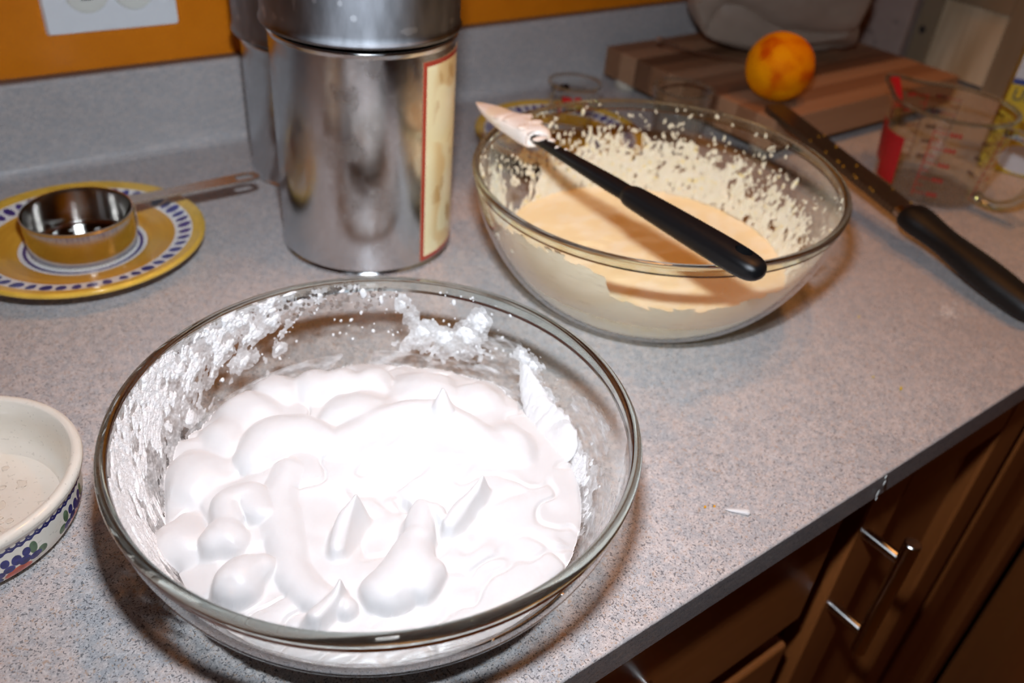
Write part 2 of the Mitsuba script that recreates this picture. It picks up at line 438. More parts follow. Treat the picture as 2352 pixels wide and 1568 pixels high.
obj('wall_socket', plate_mesh(), 'outlet_white', smooth=False)
lab('wall_socket', 'white double socket plate on the orange wall', 'socket')
n = 0
for cx in (0.1611, 0.1984):
    for cz in (0.1450, 0.1850):
        k = 'wall_socket__receptacle' + ('' if n == 0 else f'_{n:03d}')
        disc = Point(cx, cz).buffer(0.0182, 32).intersection(sbox(cx - 0.0166, cz - 0.03, cx + 0.0166, cz + 0.03))
        m = trimesh.creation.extrude_polygon(disc, 0.003, engine='earcut')
        v = m.vertices.copy(); f = v[:, 2] > 0.002; c = np.array([cx, cz])
        w = np.where(f[:, None], c + (v[:, :2] - c) * 0.93, v[:, :2])
        m.vertices = np.stack([w[:, 0], np.where(f, yp - 0.0018, yp + 0.0004), w[:, 1]], 1); m.fix_normals()
        obj(k, m, 'outlet_ivory', smooth=False)
        for j, dz in enumerate((-0.0060, 0.0065)):
            obj(k + '__slot' + ('' if j == 0 else '_001'), bev(cx - 0.0052, cx + 0.0038, yp - 0.0021, yp - 0.0012, cz + dz - 0.0010, cz + dz + 0.0010, 0.0003), 'slot_dark', smooth=False)
        n += 1

# ------------------------------------------------------------------ tin canisters
def canister(key, cx, cy, r, zl, lid_h, lid_dx=0.0, lid_over=0.0042):
    p = [(0, 0.0008), (r - 0.004, 0.0008), (r - 0.001, 0.0), (r + 0.0012, 0.0008), (r + 0.0014, 0.0022), (r + 0.0004, 0.0036), (r, 0.0046)]
    p += [(r, z) for z in np.linspace(0.008, zl - 0.0095, 10)]
    p += [(r + 0.0002, zl - 0.0085)] + arc(r - 0.0006, zl - 0.0062, 0.0018, -40, 75, 8) + [(r - 0.0014, zl - 0.0036), (r - 0.0016, zl - 0.002), (r - 0.0016, zl + 0.02), (0, zl + 0.02)]
    obj(key, lathe(p, 160, cx, cy), 'tin', smooth=35)
    R = r + lid_over
    q = [(r - 0.0012, zl + 0.004)] + [(r + 0.0006, zl + 0.0005)] + arc(R - 0.0016, zl, 0.0018, 230, 420, 9) + [(R - 0.0012, zl + 0.0035)]
    q += [(R - 0.0014, z) for z in np.linspace(zl + 0.006, zl + lid_h - 0.004, 6)] + arc(R - 0.0044, zl + lid_h - 0.003, 0.003, 0, 90, 6) + [(R * 0.8, zl + lid_h - 0.0015), (0, zl + lid_h - 0.0015)]
    obj(key + '__lid', lathe(q, 160, cx + lid_dx, cy), 'zinc_lid', smooth=35)
    lab(key + '__lid', 'dull grey lid with a rolled rim')
    seam = sweep([(cx + (r + 0.0002) * math.cos(2.62), cy + (r + 0.0002) * math.sin(2.62), z) for z in (0.004, zl - 0.012)], 0.0016, 0.0006, (math.sin(2.62), -math.cos(2.62), 0), n=10)
    obj(key + '__seam', seam, 'tin_rim', smooth=40)


C1 = (0.2911, 0.5560, 0.0666)
canister('canister', *C1, 0.174, 0.052, -0.0012)
lab('canister', 'large shiny tin canister with a cream label behind the bowl of foam', 'canister')
canister('canister_001', 0.3205, 0.6965, 0.0650, 0.126, 0.045, 0, 0.0062)
lab('canister_001', 'shorter plain tin canister half hidden behind the labelled one', 'canister')


def cyl_patch(c, r, a0, a1, z0, z1, t=0.0004, n=40, m=2, taper=0.0):
    a = np.radians(np.linspace(a0, a1, n)); z = np.linspace(z0, z1, m)
    A, Z = np.meshgrid(a, z, indexing='ij')
    out = []
    V = []
    for rr in (r + t, r):
        R = rr + taper * Z
        V.append(np.stack([c[0] + R * np.cos(A), c[1] + R * np.sin(A), Z], -1).reshape(-1, 3))
    f = grid_faces(n, m)
    k = n * m
    b = np.concatenate([np.arange(n) * m, (n - 1) * m + np.arange(1, m), (np.arange(n - 1)[::-1]) * m + m - 1, np.arange(1, m - 1)[::-1]])
    nx = np.roll(b, -1)
    side = np.vstack([np.stack([b, b + k, nx], 1), np.stack([nx, b + k, nx + k], 1)])
    return trimesh.Trimesh(np.vstack(V), np.vstack([f, f[:, ::-1] + k, side]), process=False)


def f_label(p, n, uv):
    a = dr.atan2(p.y - C1[1], p.x - C1[0])
    s, z = a * 0.067, p.z
    c = mix((0.80, 0.68, 0.36), (0.84, 0.76, 0.50), fbm(s * 50, z * 50, 3, 2))
    w = fbm(s * 34 + 9, z * 26 + 2, 1, 3)
    c = mix(c, (0.66, 0.44, 0.17), 0.75 * smoothstep(0.50, 0.58, w) * smoothstep(-0.088, -0.075, s))
    c = mix(c, (0.48, 0.27, 0.08), 0.7 * smoothstep(0.60, 0.70, fbm(s * 70 + 2, z * 55 + 8, 4, 3)) * smoothstep(-0.088, -0.075, s))
    return c


mat('label_paper', {'type': 'principled', 'base_color': proc(f_label), 'roughness': 0.3, 'specular': 0.5})
rough_plastic('label_red', (0.42, 0.045, 0.022), 0.2)
LA0, LA1, LZ0, LZ1 = -81.4, 40.0, 0.0052, 0.1600
obj('canister__label', cyl_patch(C1, C1[2] + 0.00005, LA0, LA1, LZ0, LZ1, 0.0003, 60, 2), 'label_paper', smooth=40)
lab('canister__label', 'cream paper label with brown artwork')
bw = 0.0034; ba = math.degrees(bw / C1[2])
obj('canister__label__border', cat(cyl_patch(C1, C1[2] + 0.0002, LA0, LA1, LZ1 - bw, LZ1, 0.0003, 60), cyl_patch(C1, C1[2] + 0.0002, LA0, LA1, LZ0, LZ0 + bw, 0.0003, 60),
    cyl_patch(C1, C1[2] + 0.0002, LA0, LA0 + ba, LZ0, LZ1, 0.0003, 4), cyl_patch(C1, C1[2] + 0.0002, LA1 - ba, LA1, LZ0, LZ1, 0.0003, 4)), 'label_red', smooth=40)
lab('canister__label__border', 'dark red border line')

# ------------------------------------------------------------------ painted plates
def plate_material(key, cx, cy):
    def fn(p, n, uv):
        x, y = p.x - cx, p.y - cy
        r = dr.sqrt(x * x + y * y) / 0.0875; a = dr.atan2(y, x)
        och = mix((0.50, 0.225, 0.018), (0.68, 0.37, 0.045), fbm(r * 26, a * 1.2, 0, 3))
        white = mi.Color3f(0.72, 0.72, 0.70)
        blue = mi.Color3f(0.022, 0.022, 0.16)
        c = och
        c = mix(c, white, smoothstep(0.735, 0.75, r))                                     # pale band with dots
        k = a / (2 * PI) * 46 + 0.25 * noise(a * 9)
        u = (k - dr.floor(k) - 0.5) * 2
        v = (r - 0.825) / 0.062
        ov = dr.sqrt(dr.square(u / 0.74) + dr.square(v)) + 0.25 * (noise(dr.floor(k), 3) - 0.5)
        c = mix(c, blue * (0.75 + 0.8 * noise(x * 400, y * 400)), 1 - smoothstep(0.86, 1.0, ov))
        c = mix(c, mi.Color3f(0.64, 0.40, 0.055) * (0.85 + 0.3 * fbm(a * 9, r * 30, 0, 2)), smoothstep(0.885, 0.90, r))   # yellow lip
        c = mix(c, white, 1 - smoothstep(0.50, 0.515, r))                                  # white ring about the well
        c = mix(c, blue, smoothstep(0.440, 0.450, r) * (1 - smoothstep(0.468, 0.478, r)))
        c = mix(c, och, 1 - smoothstep(0.35, 0.36, r))
        return c
    mat(key, {'type': 'principled', 'base_color': proc(fn), 'roughness': 0.13, 'specular': 0.6})


PLATE_PROF = [(0, 0.0045), (0.036, 0.0045), (0.042, 0.003), (0.0445, 0.0005), (0.048, 0.0005), (0.050, 0.004), (0.066, 0.0085), (0.078, 0.0125), (0.0852, 0.0152)] + arc(0.0855, 0.0172, 0.0021, -80, 100, 8) + \
    [(0.083, 0.0185), (0.074, 0.0155), (0.062, 0.0128), (0.050, 0.0098), (0.044, 0.0080), (0.038, 0.0074), (0, 0.0072)]
P1, P2 = (0.0905, 0.6265), (0.5510, 0.6280)
plate_material('plate_glaze', *P1)
plate_material('plate_glaze_b', *P2)
obj('plate', lathe(PLATE_PROF, 160, *P1), 'plate_glaze', smooth=50)
lab('plate', 'yellow plate with blue dots under the steel measuring cup', 'plate')
obj('plate_001', lathe(PLATE_PROF, 160, *P2), 'plate_glaze_b', smooth=50)
lab('plate_001', 'yellow plate with blue dots half hidden behind the batter bowl', 'plate')

# ------------------------------------------------------------------ steel measuring cup
M = (0.0910, 0.6268); ZC = 0.0074
cup = [(0, ZC), (0.0345, ZC)] + arc(0.0345, ZC + 0.003, 0.003, -90, -5, 5) + [(0.0376, ZC + 0.0040), (0.0381, 0.0337), (0.0381, 0.0348), (0.0386, 0.0363), (0.0384, 0.0370), (0.0376, 0.0367), (0.0373, 0.0350), (0.0372, 0.0340), (0.0366, ZC + 0.0048), (0.0365, ZC + 0.0038)] + arc(0.0342, ZC + 0.0032, 0.0024, -5, -90, 5) + [(0, ZC + 0.0008)]
obj('measuring_cup', lathe(cup, 128, *M), 'steel', smooth=45)
lab('measuring_cup', 'small round steel measuring cup with a long flat handle on the yellow plate', 'measuring cup')
ang = 0.0
hx = np.array([math.cos(ang), math.sin(ang), 0]); hy = np.array([-math.sin(ang), math.cos(ang), 0])
outline = Polygon([(0.0383, -0.0075), (0.052, -0.0062), (0.128, -0.0078), (0.1375, -0.0055), (0.1395, 0), (0.1375, 0.0055), (0.128, 0.0078), (0.052, 0.0062), (0.0383, 0.0075)]).buffer(0.0012).buffer(-0.0012)
outline = outline.difference(Polygon([(0.1215, -0.0032), (0.132, -0.0032), (0.1345, 0), (0.132, 0.0032), (0.1215, 0.0032), (0.120, 0)]).buffer(0.0008))
hm = trimesh.creation.extrude_polygon(outline, 0.0014, engine='earcut')
v = hm.vertices.copy()
hm.vertices = np.array([*M, 0.0353]) + v[:, :1] * hx + v[:, 1:2] * hy + np.array([0, 0, 1.0]) * v[:, 2:]
tab = cyl_patch((0, 0), 0.0386, -11, 11, 0.019, 0.0367, 0.0012, 12, 2)
tab.apply_transform(trimesh.transformations.rotation_matrix(ang, [0, 0, 1])); tab.apply_translation([*M, 0])
obj('measuring_cup__handle', cat(hm, tab), 'steel_brushed', smooth=30)
lab('measuring_cup__handle', 'flat steel handle with a hanging slot')
fl = []
for k in range(16):
    a_, r_ = rng.uniform(0, 2 * PI), rng.uniform(0.0, 0.03)
    fl.append(blob((M[0] + r_ * math.cos(a_), M[1] + r_ * math.sin(a_), ZC + 0.0009), (0, 0, 1), *rng.uniform(0.0006, 0.0022, 2), 0.0004, rng.uniform(0, 3), 1, 0.6, k))
mat('flour', {'type': 'diffuse', 'reflectance': rgb(0.78, 0.76, 0.72)})
obj('measuring_cup__flour_traces', cat(*fl), 'flour', smooth=True)
lab('measuring_cup__flour_traces', 'white traces of flour left in the cup', kind='stuff')


# ------------------------------------------------------------------ glass bowls
class Bowl:
    def __init__(s, cx, cy, rr, zr, rb, p, tx=0.0, ty=0.0):
        s.c = (cx, cy); s.rr, s.zr, s.rb, s.p = rr, zr, rb, p; s.tx, s.ty = tx, ty; s.w = 0.0042
        # lowest base point stands on the worktop
        s.lift = rb * math.hypot(tx, ty)

    def r(s, z):
        u = np.clip(np.asarray(z, float) / s.zr, 0, 1)
        return s.rb + (s.rr - s.rb) * (1 - (1 - u) ** s.p) ** (1 / s.p)

    def place(s, v):
        v = np.array(v, float); x, y, z = v[..., 0], v[..., 1], v[..., 2]
        return np.stack([x + s.c[0] - s.tx * z, y + s.c[1] - s.ty * z, z + s.tx * x + s.ty * y], -1)

    def inner(s, th, z, off=0.0):
        """Point on the inner wall (off metres inside it) and its inward normal, in bowl coordinates."""
        th, z = np.asarray(th, float), np.asarray(z, float)
        e = 4e-4
        rr = s.r(z) - s.w
        dz = (s.r(np.minimum(z + e, s.zr)) - s.r(np.maximum(z - e, 0))) / (np.minimum(z + e, s.zr) - np.maximum(z - e, 0))
        nr, nz = -1 / np.sqrt(1 + dz ** 2), dz / np.sqrt(1 + dz ** 2)
        nrm = np.stack([nr * np.cos(th), nr * np.sin(th), nz], -1)
        p = np.stack([rr * np.cos(th), rr * np.sin(th), z], -1) + nrm * np.asarray(off)[..., None]
        return p, nrm

    def build(s, key):
        zc_ = s.zr - 0.0085
        zo = zc_ * np.linspace(0, 1, 40) ** 1.6
        out = [(0, 0.0012), (s.rb * 0.80, 0.0012), (s.rb * 0.88, 0.0), (s.rb, 0.0)] + [(float(s.r(z)), float(z)) for z in zo[1:]]
        zi = zo[zo > 0.0048]
        inn = [(float(s.r(z) - s.w), float(z)) for z in zi[::-1]] + [(float(s.r(0.0048)) - s.w - 0.004, 0.0046), (0, 0.0045)]
        m = lathe(out + inn, 192); m.vertices = s.place(m.vertices)
        obj(key, m, 'glass_wall', smooth=60)
        zz_ = np.linspace(zc_ + 0.0002, s.zr - 0.0032, 5)
        R_ = lambda z: float(s.r(z))
        top_ = s.zr - 0.0026; cr = R_(top_) - s.w / 2 + 0.0003; hw_ = s.w / 2 + 0.0006
        ring = [(R_(z) - 0.0001, z) for z in zz_] + [(cr + hw_ * math.cos(t), top_ + 0.0026 * math.sin(t)) for t in np.linspace(-0.15, PI + 0.15, 13)] + [(R_(z) - s.w + 0.0001, z) for z in zz_[::-1]]
        m = lathe(ring, 192, closed=True); m.vertices = s.place(m.vertices)
        obj(key + '__rim', m, 'glass_solid', smooth=50)
        lab(key + '__rim', 'thick rounded glass rim')

    def film(s, t0, t1, z0, z1, nt, nz, thick, eps=2e-5, lift=1.5e-4):
        """A layer on the inner wall; thick(theta, z) in metres, none where it is not positive."""
        th = np.radians(np.linspace(t0, t1, nt)); z = np.linspace(z0, z1, nz)
        TH, Z = np.meshgrid(th, z, indexing='ij')
        h = thick(TH, Z)
        P, _ = s.inner(TH, Z, np.maximum(h, 0) + lift)
        on = h > eps
        f = grid_faces(nt, nz)
        keep = on.ravel()[f].any(1)
        m = trimesh.Trimesh(s.place(P.reshape(-1, 3)), f[keep][:, ::-1], process=False)
        m.remove_unreferenced_vertices()
        return m

    def wall_noise(s, TH, Z, f, seed, oct=4, fz=1.0):
        P = np.stack([s.r(Z) * TH * f, Z * f * fz, 0 * Z + seed * 1.37], -1)
        return meshkit.fbm(P, oct, seed)

    def drops(s, spots):
        out = []
        for (th, z, a, b, d, rot, sd) in spots:
            p, n = s.inner(th, z, d * 0.25)
            m = blob(p, n, a, b, d, rot, 2, 0.5, sd); m.vertices = s.place(m.vertices); out.append(m)
        return cat(*out)


BA = Bowl(0.1472, 0.2722, 0.124, 0.0793, 0.0494, 1.9415)
BB = Bowl(0.4406, 0.3863, 0.134, 0.0994, 0.0676, 1.73, 0.034, 0.0035)
BA.build('mixing_bowl')
lab('mixing_bowl', 'clear glass mixing bowl nearest the camera, full of whipped egg white', 'bowl')
BB.build('mixing_bowl_001')
lab('mixing_bowl_001', 'clear glass mixing bowl of batter with a spatula across its rim', 'bowl')

# ------------------------------------------------------------------ whipped egg white
def smax(a, b, k): return k * np.logaddexp(a / k, b / k)


ZCON = np.array([(-180, .031), (-150, .033), (-120, .033), (-90, .0325), (-60, .031), (-36, .030), (-14, .0285), (3, .027), (21, .0315), (43, .029), (72, .030), (90, .028), (108, .032), (127, .035), (135, .039), (147, .033), (159, .031), (175, .029), (180, .030)])


def foam_height(x, y):
    X, Y = x - BA.c[0], y - BA.c[1]
    r, th = np.hypot(X, Y), np.degrees(np.arctan2(Y, X))
    zc = np.interp(th, ZCON[:, 0], ZCON[:, 1])
    rc = BA.r(zc) - BA.w
    q = np.clip(1 - (r / rc) ** 2, 0, 1)
    H = zc - 0.004 + (0.043 - zc) * 1.0 * q ** 0.30 + 0.003 * q - 0.6 * np.maximum(r - rc, 0)
    pts = np.stack([x * 28, y * 28, 0 * x], -1)
    wx = x + 0.013 * (meshkit.fbm(pts, 2, 3) - 0.5) + 0.004 * (meshkit.fbm(pts * 3.1, 2, 13) - 0.5); wy = y + 0.013 * (meshkit.fbm(pts + 9.1, 2, 4) - 0.5) + 0.004 * (meshkit.fbm(pts * 3.1 + 4, 2, 14) - 0.5)
    fold = meshkit.fbm(np.stack([wx * 38, wy * 62, 0 * x], -1), 2, 5)
    H = H + 0.0040 * (fold - 0.5) - 0.0016 * np.exp(-((fold - 0.5) / 0.045) ** 2)

    def cap(H, cx, cy, R, top, k=0.0016, sq=1.0, rot=0.0):
        dx, dy = wx - cx, wy - cy
        a, b = dx * math.cos(rot) + dy * math.sin(rot), (-dx * math.sin(rot) + dy * math.cos(rot)) / sq
        d2 = a * a + b * b
        z = 0.0425 + (top - 0.0425) * 0.56 - R + np.sqrt(np.maximum(R * R - d2, 0)) - 3.0 * np.maximum(np.sqrt(d2) - R, 0)
        return smax(H, z, k)

    def stroke(H, path, R, top, k=0.0013, f=0.52):
        top = [0.0425 + (t - 0.0425) * f for t in top]
        p = smooth_profile(np.array(path), 10)
        Rs, Ts = np.interp(np.linspace(0, 1, len(p)), np.linspace(0, 1, len(R)), R), np.interp(np.linspace(0, 1, len(p)), np.linspace(0, 1, len(top)), top)
        best = np.full_like(H, -1.0)
        for (cx, cy), RR, tt in zip(p, Rs, Ts):
            d2 = (0.5 * (x + wx) - cx) ** 2 + (0.5 * (y + wy) - cy) ** 2
            best = np.maximum(best, tt - RR + np.sqrt(np.maximum(RR * RR - d2, 0)) - 3.0 * np.maximum(np.sqrt(d2) - RR, 0))
        return smax(H, best, k)
    # rounded lobes round the far side
    for a in ((0.108, 0.347, 0.0235, 0.0500), (0.1300, 0.3585, 0.0165, 0.0475), (0.1495, 0.352, 0.0165, 0.0510), (0.1640, 0.349, 0.0150, 0.0505), (0.178, 0.341, 0.015, 0.0500),
              (0.2024, 0.3200, 0.0250, 0.0470), (0.222, 0.300, 0.020, 0.0440), (0.1614, 0.3190, 0.0225, 0.0545), (0.0700, 0.3180, 0.0200, 0.0465), (0.0560, 0.2850, 0.0150, 0.0420),
              (0.2120, 0.2620, 0.0210, 0.0470), (0.092, 0.335, 0.016, 0.0475)):
        H = cap(H, *a)
    # the big S fold
    H = stroke(H, [(0.0985, 0.3130), (0.1120, 0.3200), (0.1260, 0.3165), (0.1360, 0.3020), (0.1480, 0.3010), (0.1640, 0.3040), (0.1800, 0.3010), (0.1930, 0.2935)], [0.012, 0.0165, 0.0160, 0.0120, 0.0100, 0.0110, 0.0120, 0.0100], [0.0530, 0.0580, 0.0570, 0.0530, 0.0525, 0.0545, 0.0550, 0.0540])
    H = stroke(H, [(0.1930, 0.2935), (0.2010, 0.2760), (0.2040, 0.2560)], [0.010, 0.011, 0.010], [0.0540, 0.0510, 0.0470])
    # swirl: a shallow basin with a raised lip
    bx, by = 0.1430, 0.2500
    d = np.sqrt(((x - bx) / 1.15) ** 2 + (y - by) ** 2)
    H = H - 0.0100 * np.exp(-(d / 0.030) ** 4)
    H = stroke(H, [(0.1080, 0.2960), (0.0960, 0.2800), (0.0890, 0.2600), (0.0850, 0.2420), (0.0870, 0.2250), (0.0960, 0.2120)], [0.008, 0.009, 0.009, 0.0085, 0.008, 0.006], [0.0480, 0.0460, 0.0445, 0.0438, 0.0438, 0.0440])
    # curls and balls on the near left
    H = stroke(H, [(0.0865, 0.2765), (0.0870, 0.2880), (0.0790, 0.2895), (0.0745, 0.2810)], [0.0060, 0.0080, 0.0085, 0.0070], [0.0505, 0.0530, 0.0530, 0.0510])
    H = cap(H, 0.0690, 0.2720, 0.0098, 0.0510); H = cap(H, 0.0637, 0.2470, 0.0112, 0.0530); H = stroke(H, [(0.0640, 0.2470), (0.0740, 0.2480)], [0.010, 0.006], [0.0520, 0.0490])
    # the grey blob in the middle front
    H = stroke(H, [(0.1500, 0.2380), (0.1445, 0.2330), (0.1400, 0.2260)], [0.0050, 0.0070, 0.0075], [0.0500, 0.0515, 0.0520])
    H = cap(H, 0.1545, 0.2335, 0.0052, 0.0505)
    H = stroke(H, [(0.1360, 0.2230), (0.1280, 0.2150), (0.1190, 0.2090), (0.1130, 0.2100)], [0.0085, 0.0120, 0.0125, 0.0090], [0.0530, 0.0560, 0.0555, 0.0520])
    H = cap(H, 0.1300, 0.2060, 0.0095, 0.0530)
    # pulled peaks
    H = stroke(H, [(0.1060, 0.2400), (0.1120, 0.2480), (0.1180, 0.2530), (0.1215, 0.2552)], [0.0040, 0.0036, 0.0020, 0.0006], [0.0470, 0.0495, 0.0520, 0.0560], f=0.70)
    H = stroke(H, [(0.1560, 0.2240), (0.1650, 0.2270), (0.1745, 0.2300), (0.1815, 0.2345)], [0.0042, 0.0046, 0.0028, 0.0008], [0.0480, 0.0510, 0.0525, 0.0570], f=0.70)
    H = stroke(H, [(0.1930, 0.2890), (0.1950, 0.2930), (0.1962, 0.2950)], [0.0055, 0.0032, 0.0007], [0.0560, 0.0590, 0.0640], f=0.70)
    H = stroke(H, [(0.0830, 0.2120), (0.0920, 0.2150), (0.0975, 0.2185)], [0.0034, 0.0026, 0.0007], [0.0455, 0.0480, 0.0520], f=0.70)
    # the little hole
    hx_, hy_ = (x - 0.1498) * 0.806 - (y - 0.2538) * 0.587, (x - 0.1498) * 0.587 + (y - 0.2538) * 0.806
    hole = np.sqrt((hx_ / 0.0046) ** 2 + ((hy_ + 0.35 * hx_) / 0.0024) ** 2) + 0.5 * (meshkit.noise(np.stack([x * 420, y * 420, 0 * x], -1), 8) - 0.5)
    H = H - 0.0062 * np.exp(-hole ** 4)
    return H


N = 430
g = np.linspace(-0.121, 0.121, N)
GX, GY = np.meshgrid(g + BA.c[0], g + BA.c[1], indexing='ij')
H = foam_height(GX, GY)
RR = np.hypot(GX - BA.c[0], GY - BA.c[1])
zt_ = np.linspace(0.0046, BA.zr, 400); rt_ = BA.r(zt_) - BA.w - 0.0003
ZWALL = np.where(RR <= rt_[0], 0.0048, np.interp(RR, rt_, zt_, right=1.0))
inside = H > ZWALL
Ht = np.maximum(H, np.minimum(ZWALL, 0.078))
V = np.vstack([np.stack([GX, GY, Ht], -1).reshape(-1, 3), np.stack([GX, GY, np.minimum(ZWALL, 0.078)], -1).reshape(-1, 3)])
F = grid_faces(N, N)
keep = inside.ravel()[F].any(1)
fm = trimesh.Trimesh(V, np.vstack([F[keep], F[keep][:, ::-1] + N * N]), process=False)
fm.remove_unreferenced_vertices()
obj('whipped_egg_white', fm, 'foam', smooth=True)
lab('whipped_egg_white', 'glossy white mound of whipped egg white with soft peaks in the front bowl', 'egg white')


def bump(x, a, b, s): return 1 / (1 + np.exp(-(x - a) / s)) * (1 / (1 + np.exp((x - b) / s)))


def froth_thick(TH, Z, core=0.30):
    d = np.degrees(TH)
    lo = np.interp(d, [55, 75, 90, 105, 120, 140, 150, 160, 175, 190, 205], [.070, .064, .055, .052, .050, .046, .043, .036, .034, .040, .06])
    hi = np.interp(d, [55, 70, 90, 140, 175, 205], [.078, .0795, .0785, .0765, .074, .070])
    m = np.minimum((Z - lo) / 0.008, (hi - Z) / 0.0035)
    n = BA.wall_noise(TH, Z, 210, 3, 3, 0.9)
    fine = BA.wall_noise(TH, Z, 620, 9, 3, 0.9)
    base = np.clip(m, -1.5, 1.0) * 0.42 + (n - 0.5) * 1.9 + (fine - 0.5) * 0.9 - np.interp(d, [55, 62, 80, 95, 110, 135, 190, 205], [1.5, .72, .50, .20, .04, -.12, -.12, .9])
    lump = 0.35 + 1.3 * BA.wall_noise(TH, Z, 330, 15, 2, 1.0) ** 2 + 0.5 * BA.wall_noise(TH, Z, 900, 16, 2)
    base = base - core
    if core == 0: return 0.0005 * np.clip(base + 0.22 + 0.25 * bump(d, 130, 196, 6), -1, 0.6)
    return np.where(base > 0, 0.0015 * np.sqrt(np.clip(base * 1.4, 0, 1)) * lump + 1e-4, 0.0005 * base)


fr = [BA.film(52, 206, 0.030, 0.0770, 1400, 260, froth_thick)]


def patch_thick(spots, seed, amp=0.0022, wob=1.1, core=0.30):
    def fn(TH, Z):
        d = np.degrees(TH); best = np.full(TH.shape, -1.0)
        for (t, z, wt, wz, s) in spots:
            q = s * (1 - np.sqrt(((d - t) / wt) ** 2 + ((Z - z) / wz) ** 2)); best = np.maximum(best, q)
        n = BA.wall_noise(TH, Z, 300, seed, 4) - 0.5
        base = best + wob * n - core
        if core == 0: return 0.0005 * np.clip(base + 0.15, -1, 0.6)
        lump = 0.4 + 1.2 * BA.wall_noise(TH, Z, 380, seed + 1, 2) ** 1.5
        return np.where(base > 0, amp * np.sqrt(np.clip(base, 0, 1)) * lump + 1e-4, 0.0005 * base)
    return fn


# the torn patches on the far right of the wall
PA = [(31.5, .0600, 3.6, .0085, 1.7), (35, .0510, 4.5, .0075, 1.3), (42, .0465, 6.5, .0060, 1.1), (48, .0485, 5.0, .0065, .9), (52.0, .0560, 2.4, .0060, .75), (55.0, .0640, 2.0, .0055, .8), (37, .0430, 7, .0055, .55), (46, .0400, 8, .0045, .42), (33, .048, 5, .006, .6)]
PB = [(103, .0480, 4, .0040, .50), (127, .0395, 3.2, .0042, 1.1), (92, .0470, 2, .004, .45), (134, .045, 3, .005, .5), (158, .0385, 4, .006, .5), (14, .0500, 6, .0045, .6), (-8, .0330, 9, .0060, .75), (-25, .0320, 12, .0070, .7), (4, .0380, 6, .0060, .6), (-40, .0330, 8, .005, .5)]
fr.append(BA.film(20, 64, 0.034, 0.0740, 560, 240, patch_thick(PA, 21, 0.0017, core=0.55)))
fr.append(BA.film(-60, 168, 0.022, 0.0580, 1100, 130, patch_thick(PB, 33, 0.0016)))
obj('whipped_egg_white__froth', cat(*fr), 'froth', smooth=True)
lab('whipped_egg_white__froth', 'patches of froth thrown up the inside of the glass', kind='stuff')
th_ = [BA.film(50, 206, 0.030, 0.0775, 1400, 220, lambda a, b: froth_thick(a, b, 0), lift=1.2e-4), BA.film(18, 66, 0.032, 0.0745, 560, 200, patch_thick(PA, 21, core=0), lift=1.2e-4), BA.film(-62, 170, 0.020, 0.0600, 1100, 120, patch_thick(PB, 33, core=0), lift=1.2e-4)]
obj('whipped_egg_white__thin_froth', cat(*th_), 'froth_thin', smooth=True)
lab('whipped_egg_white__thin_froth', 'see-through bubbly margins of the froth on the glass', kind='stuff')
# the thick tongue climbing the right wall
tg = np.array([(13.5, .0475), (11.5, .0425), (8.0, .0375), (3.0, .0330), (-4.0, .0300), (-14, .0290)])
tp = smooth_profile(tg, 6); pp, nn = BA.inner(np.radians(tp[:, 0]), tp[:, 1], 0.002)
w_ = np.interp(np.linspace(0, 1, len(tp)), [0, .1, .35, .7, 1], [.0006, .0030, .0062, .0085, .0110])
obj('whipped_egg_white__tongue', sweep(BA.place(pp), w_, w_ * 0.60, nn[len(nn) // 2], n=28) if False else cat(*[blob(BA.place(p_), n_, a_ * 0.95, a_ * 1.25, a_ * 0.50, 0.4, 3, 0.55, i) for i, (p_, n_, a_) in enumerate(zip(pp, nn, w_))]), 'foam', smooth=True)
sp = []
for k in range(150):
    t = rng.choice([rng.uniform(22, 62), rng.uniform(60, 110), rng.uniform(100, 190), rng.uniform(-40, 25)], p=[.32, .33, .25, .10])
    z = rng.uniform(.040, .0745) if t > 20 else rng.uniform(.034, .055)
    a_ = rng.uniform(.0003, .0009) * (1.6 if rng.random() < .12 else 1)
    sp.append((math.radians(t), z, a_, a_ * rng.uniform(.8, 1.5), a_ * .6, rng.uniform(0, 3), k))
for t, z, a_, b_ in ((86.5, .0765, .0045, .0011), (66, .0700, .0020, .0032), (40, .0685, .0014, .0022), (61, .0655, .0013, .0028), (72, .0725, .0018, .0012), (84, .0700, .0022, .0016), (92, .0690, .0026, .0015)):
    sp.append((math.radians(t), z, a_, b_, .0011, 0.1, 500 + int(t)))
obj('whipped_egg_white__spatter', BA.drops(sp), 'froth', smooth=True)
lab('whipped_egg_white__spatter', 'small white spots of foam on the glass', kind='stuff')
wd = []
for k in range(110):
    t = rng.normal(74, 9); z = rng.uniform(.060, .0770)
    a_ = rng.uniform(.0005, .0013)
    wd.append((math.radians(t), z, a_, a_ * rng.uniform(.7, 1.7), a_ * .45, rng.uniform(0, 3), k))
obj('mixing_bowl__droplets', BA.drops(wd), 'water', smooth=True)
lab('mixing_bowl__droplets', 'clear wet droplets inside the far wall', kind='stuff')


def veil_cover(TH, Z):
    d = np.degrees(TH)
    n = BA.wall_noise(TH, Z, 45, 41, 4, 2.2)
    far = bump(d, 60, 152, 3) * np.where(Z > .036, 1.0, 0.0)
    return 0.00012 * np.clip((n - 0.42) * 6 - 6 * far + np.where(Z > .05, -(Z - .05) * 120, 0), -1, 1)


vb = BA.film(-180, 180, 0.012, 0.0600, 720, 70, veil_cover, lift=1.0e-4)
obj('whipped_egg_white__smear', vb, 'foam_veil', smooth=True)
lab('whipped_egg_white__smear', 'thin streaky smear of foam on the glass', kind='stuff')

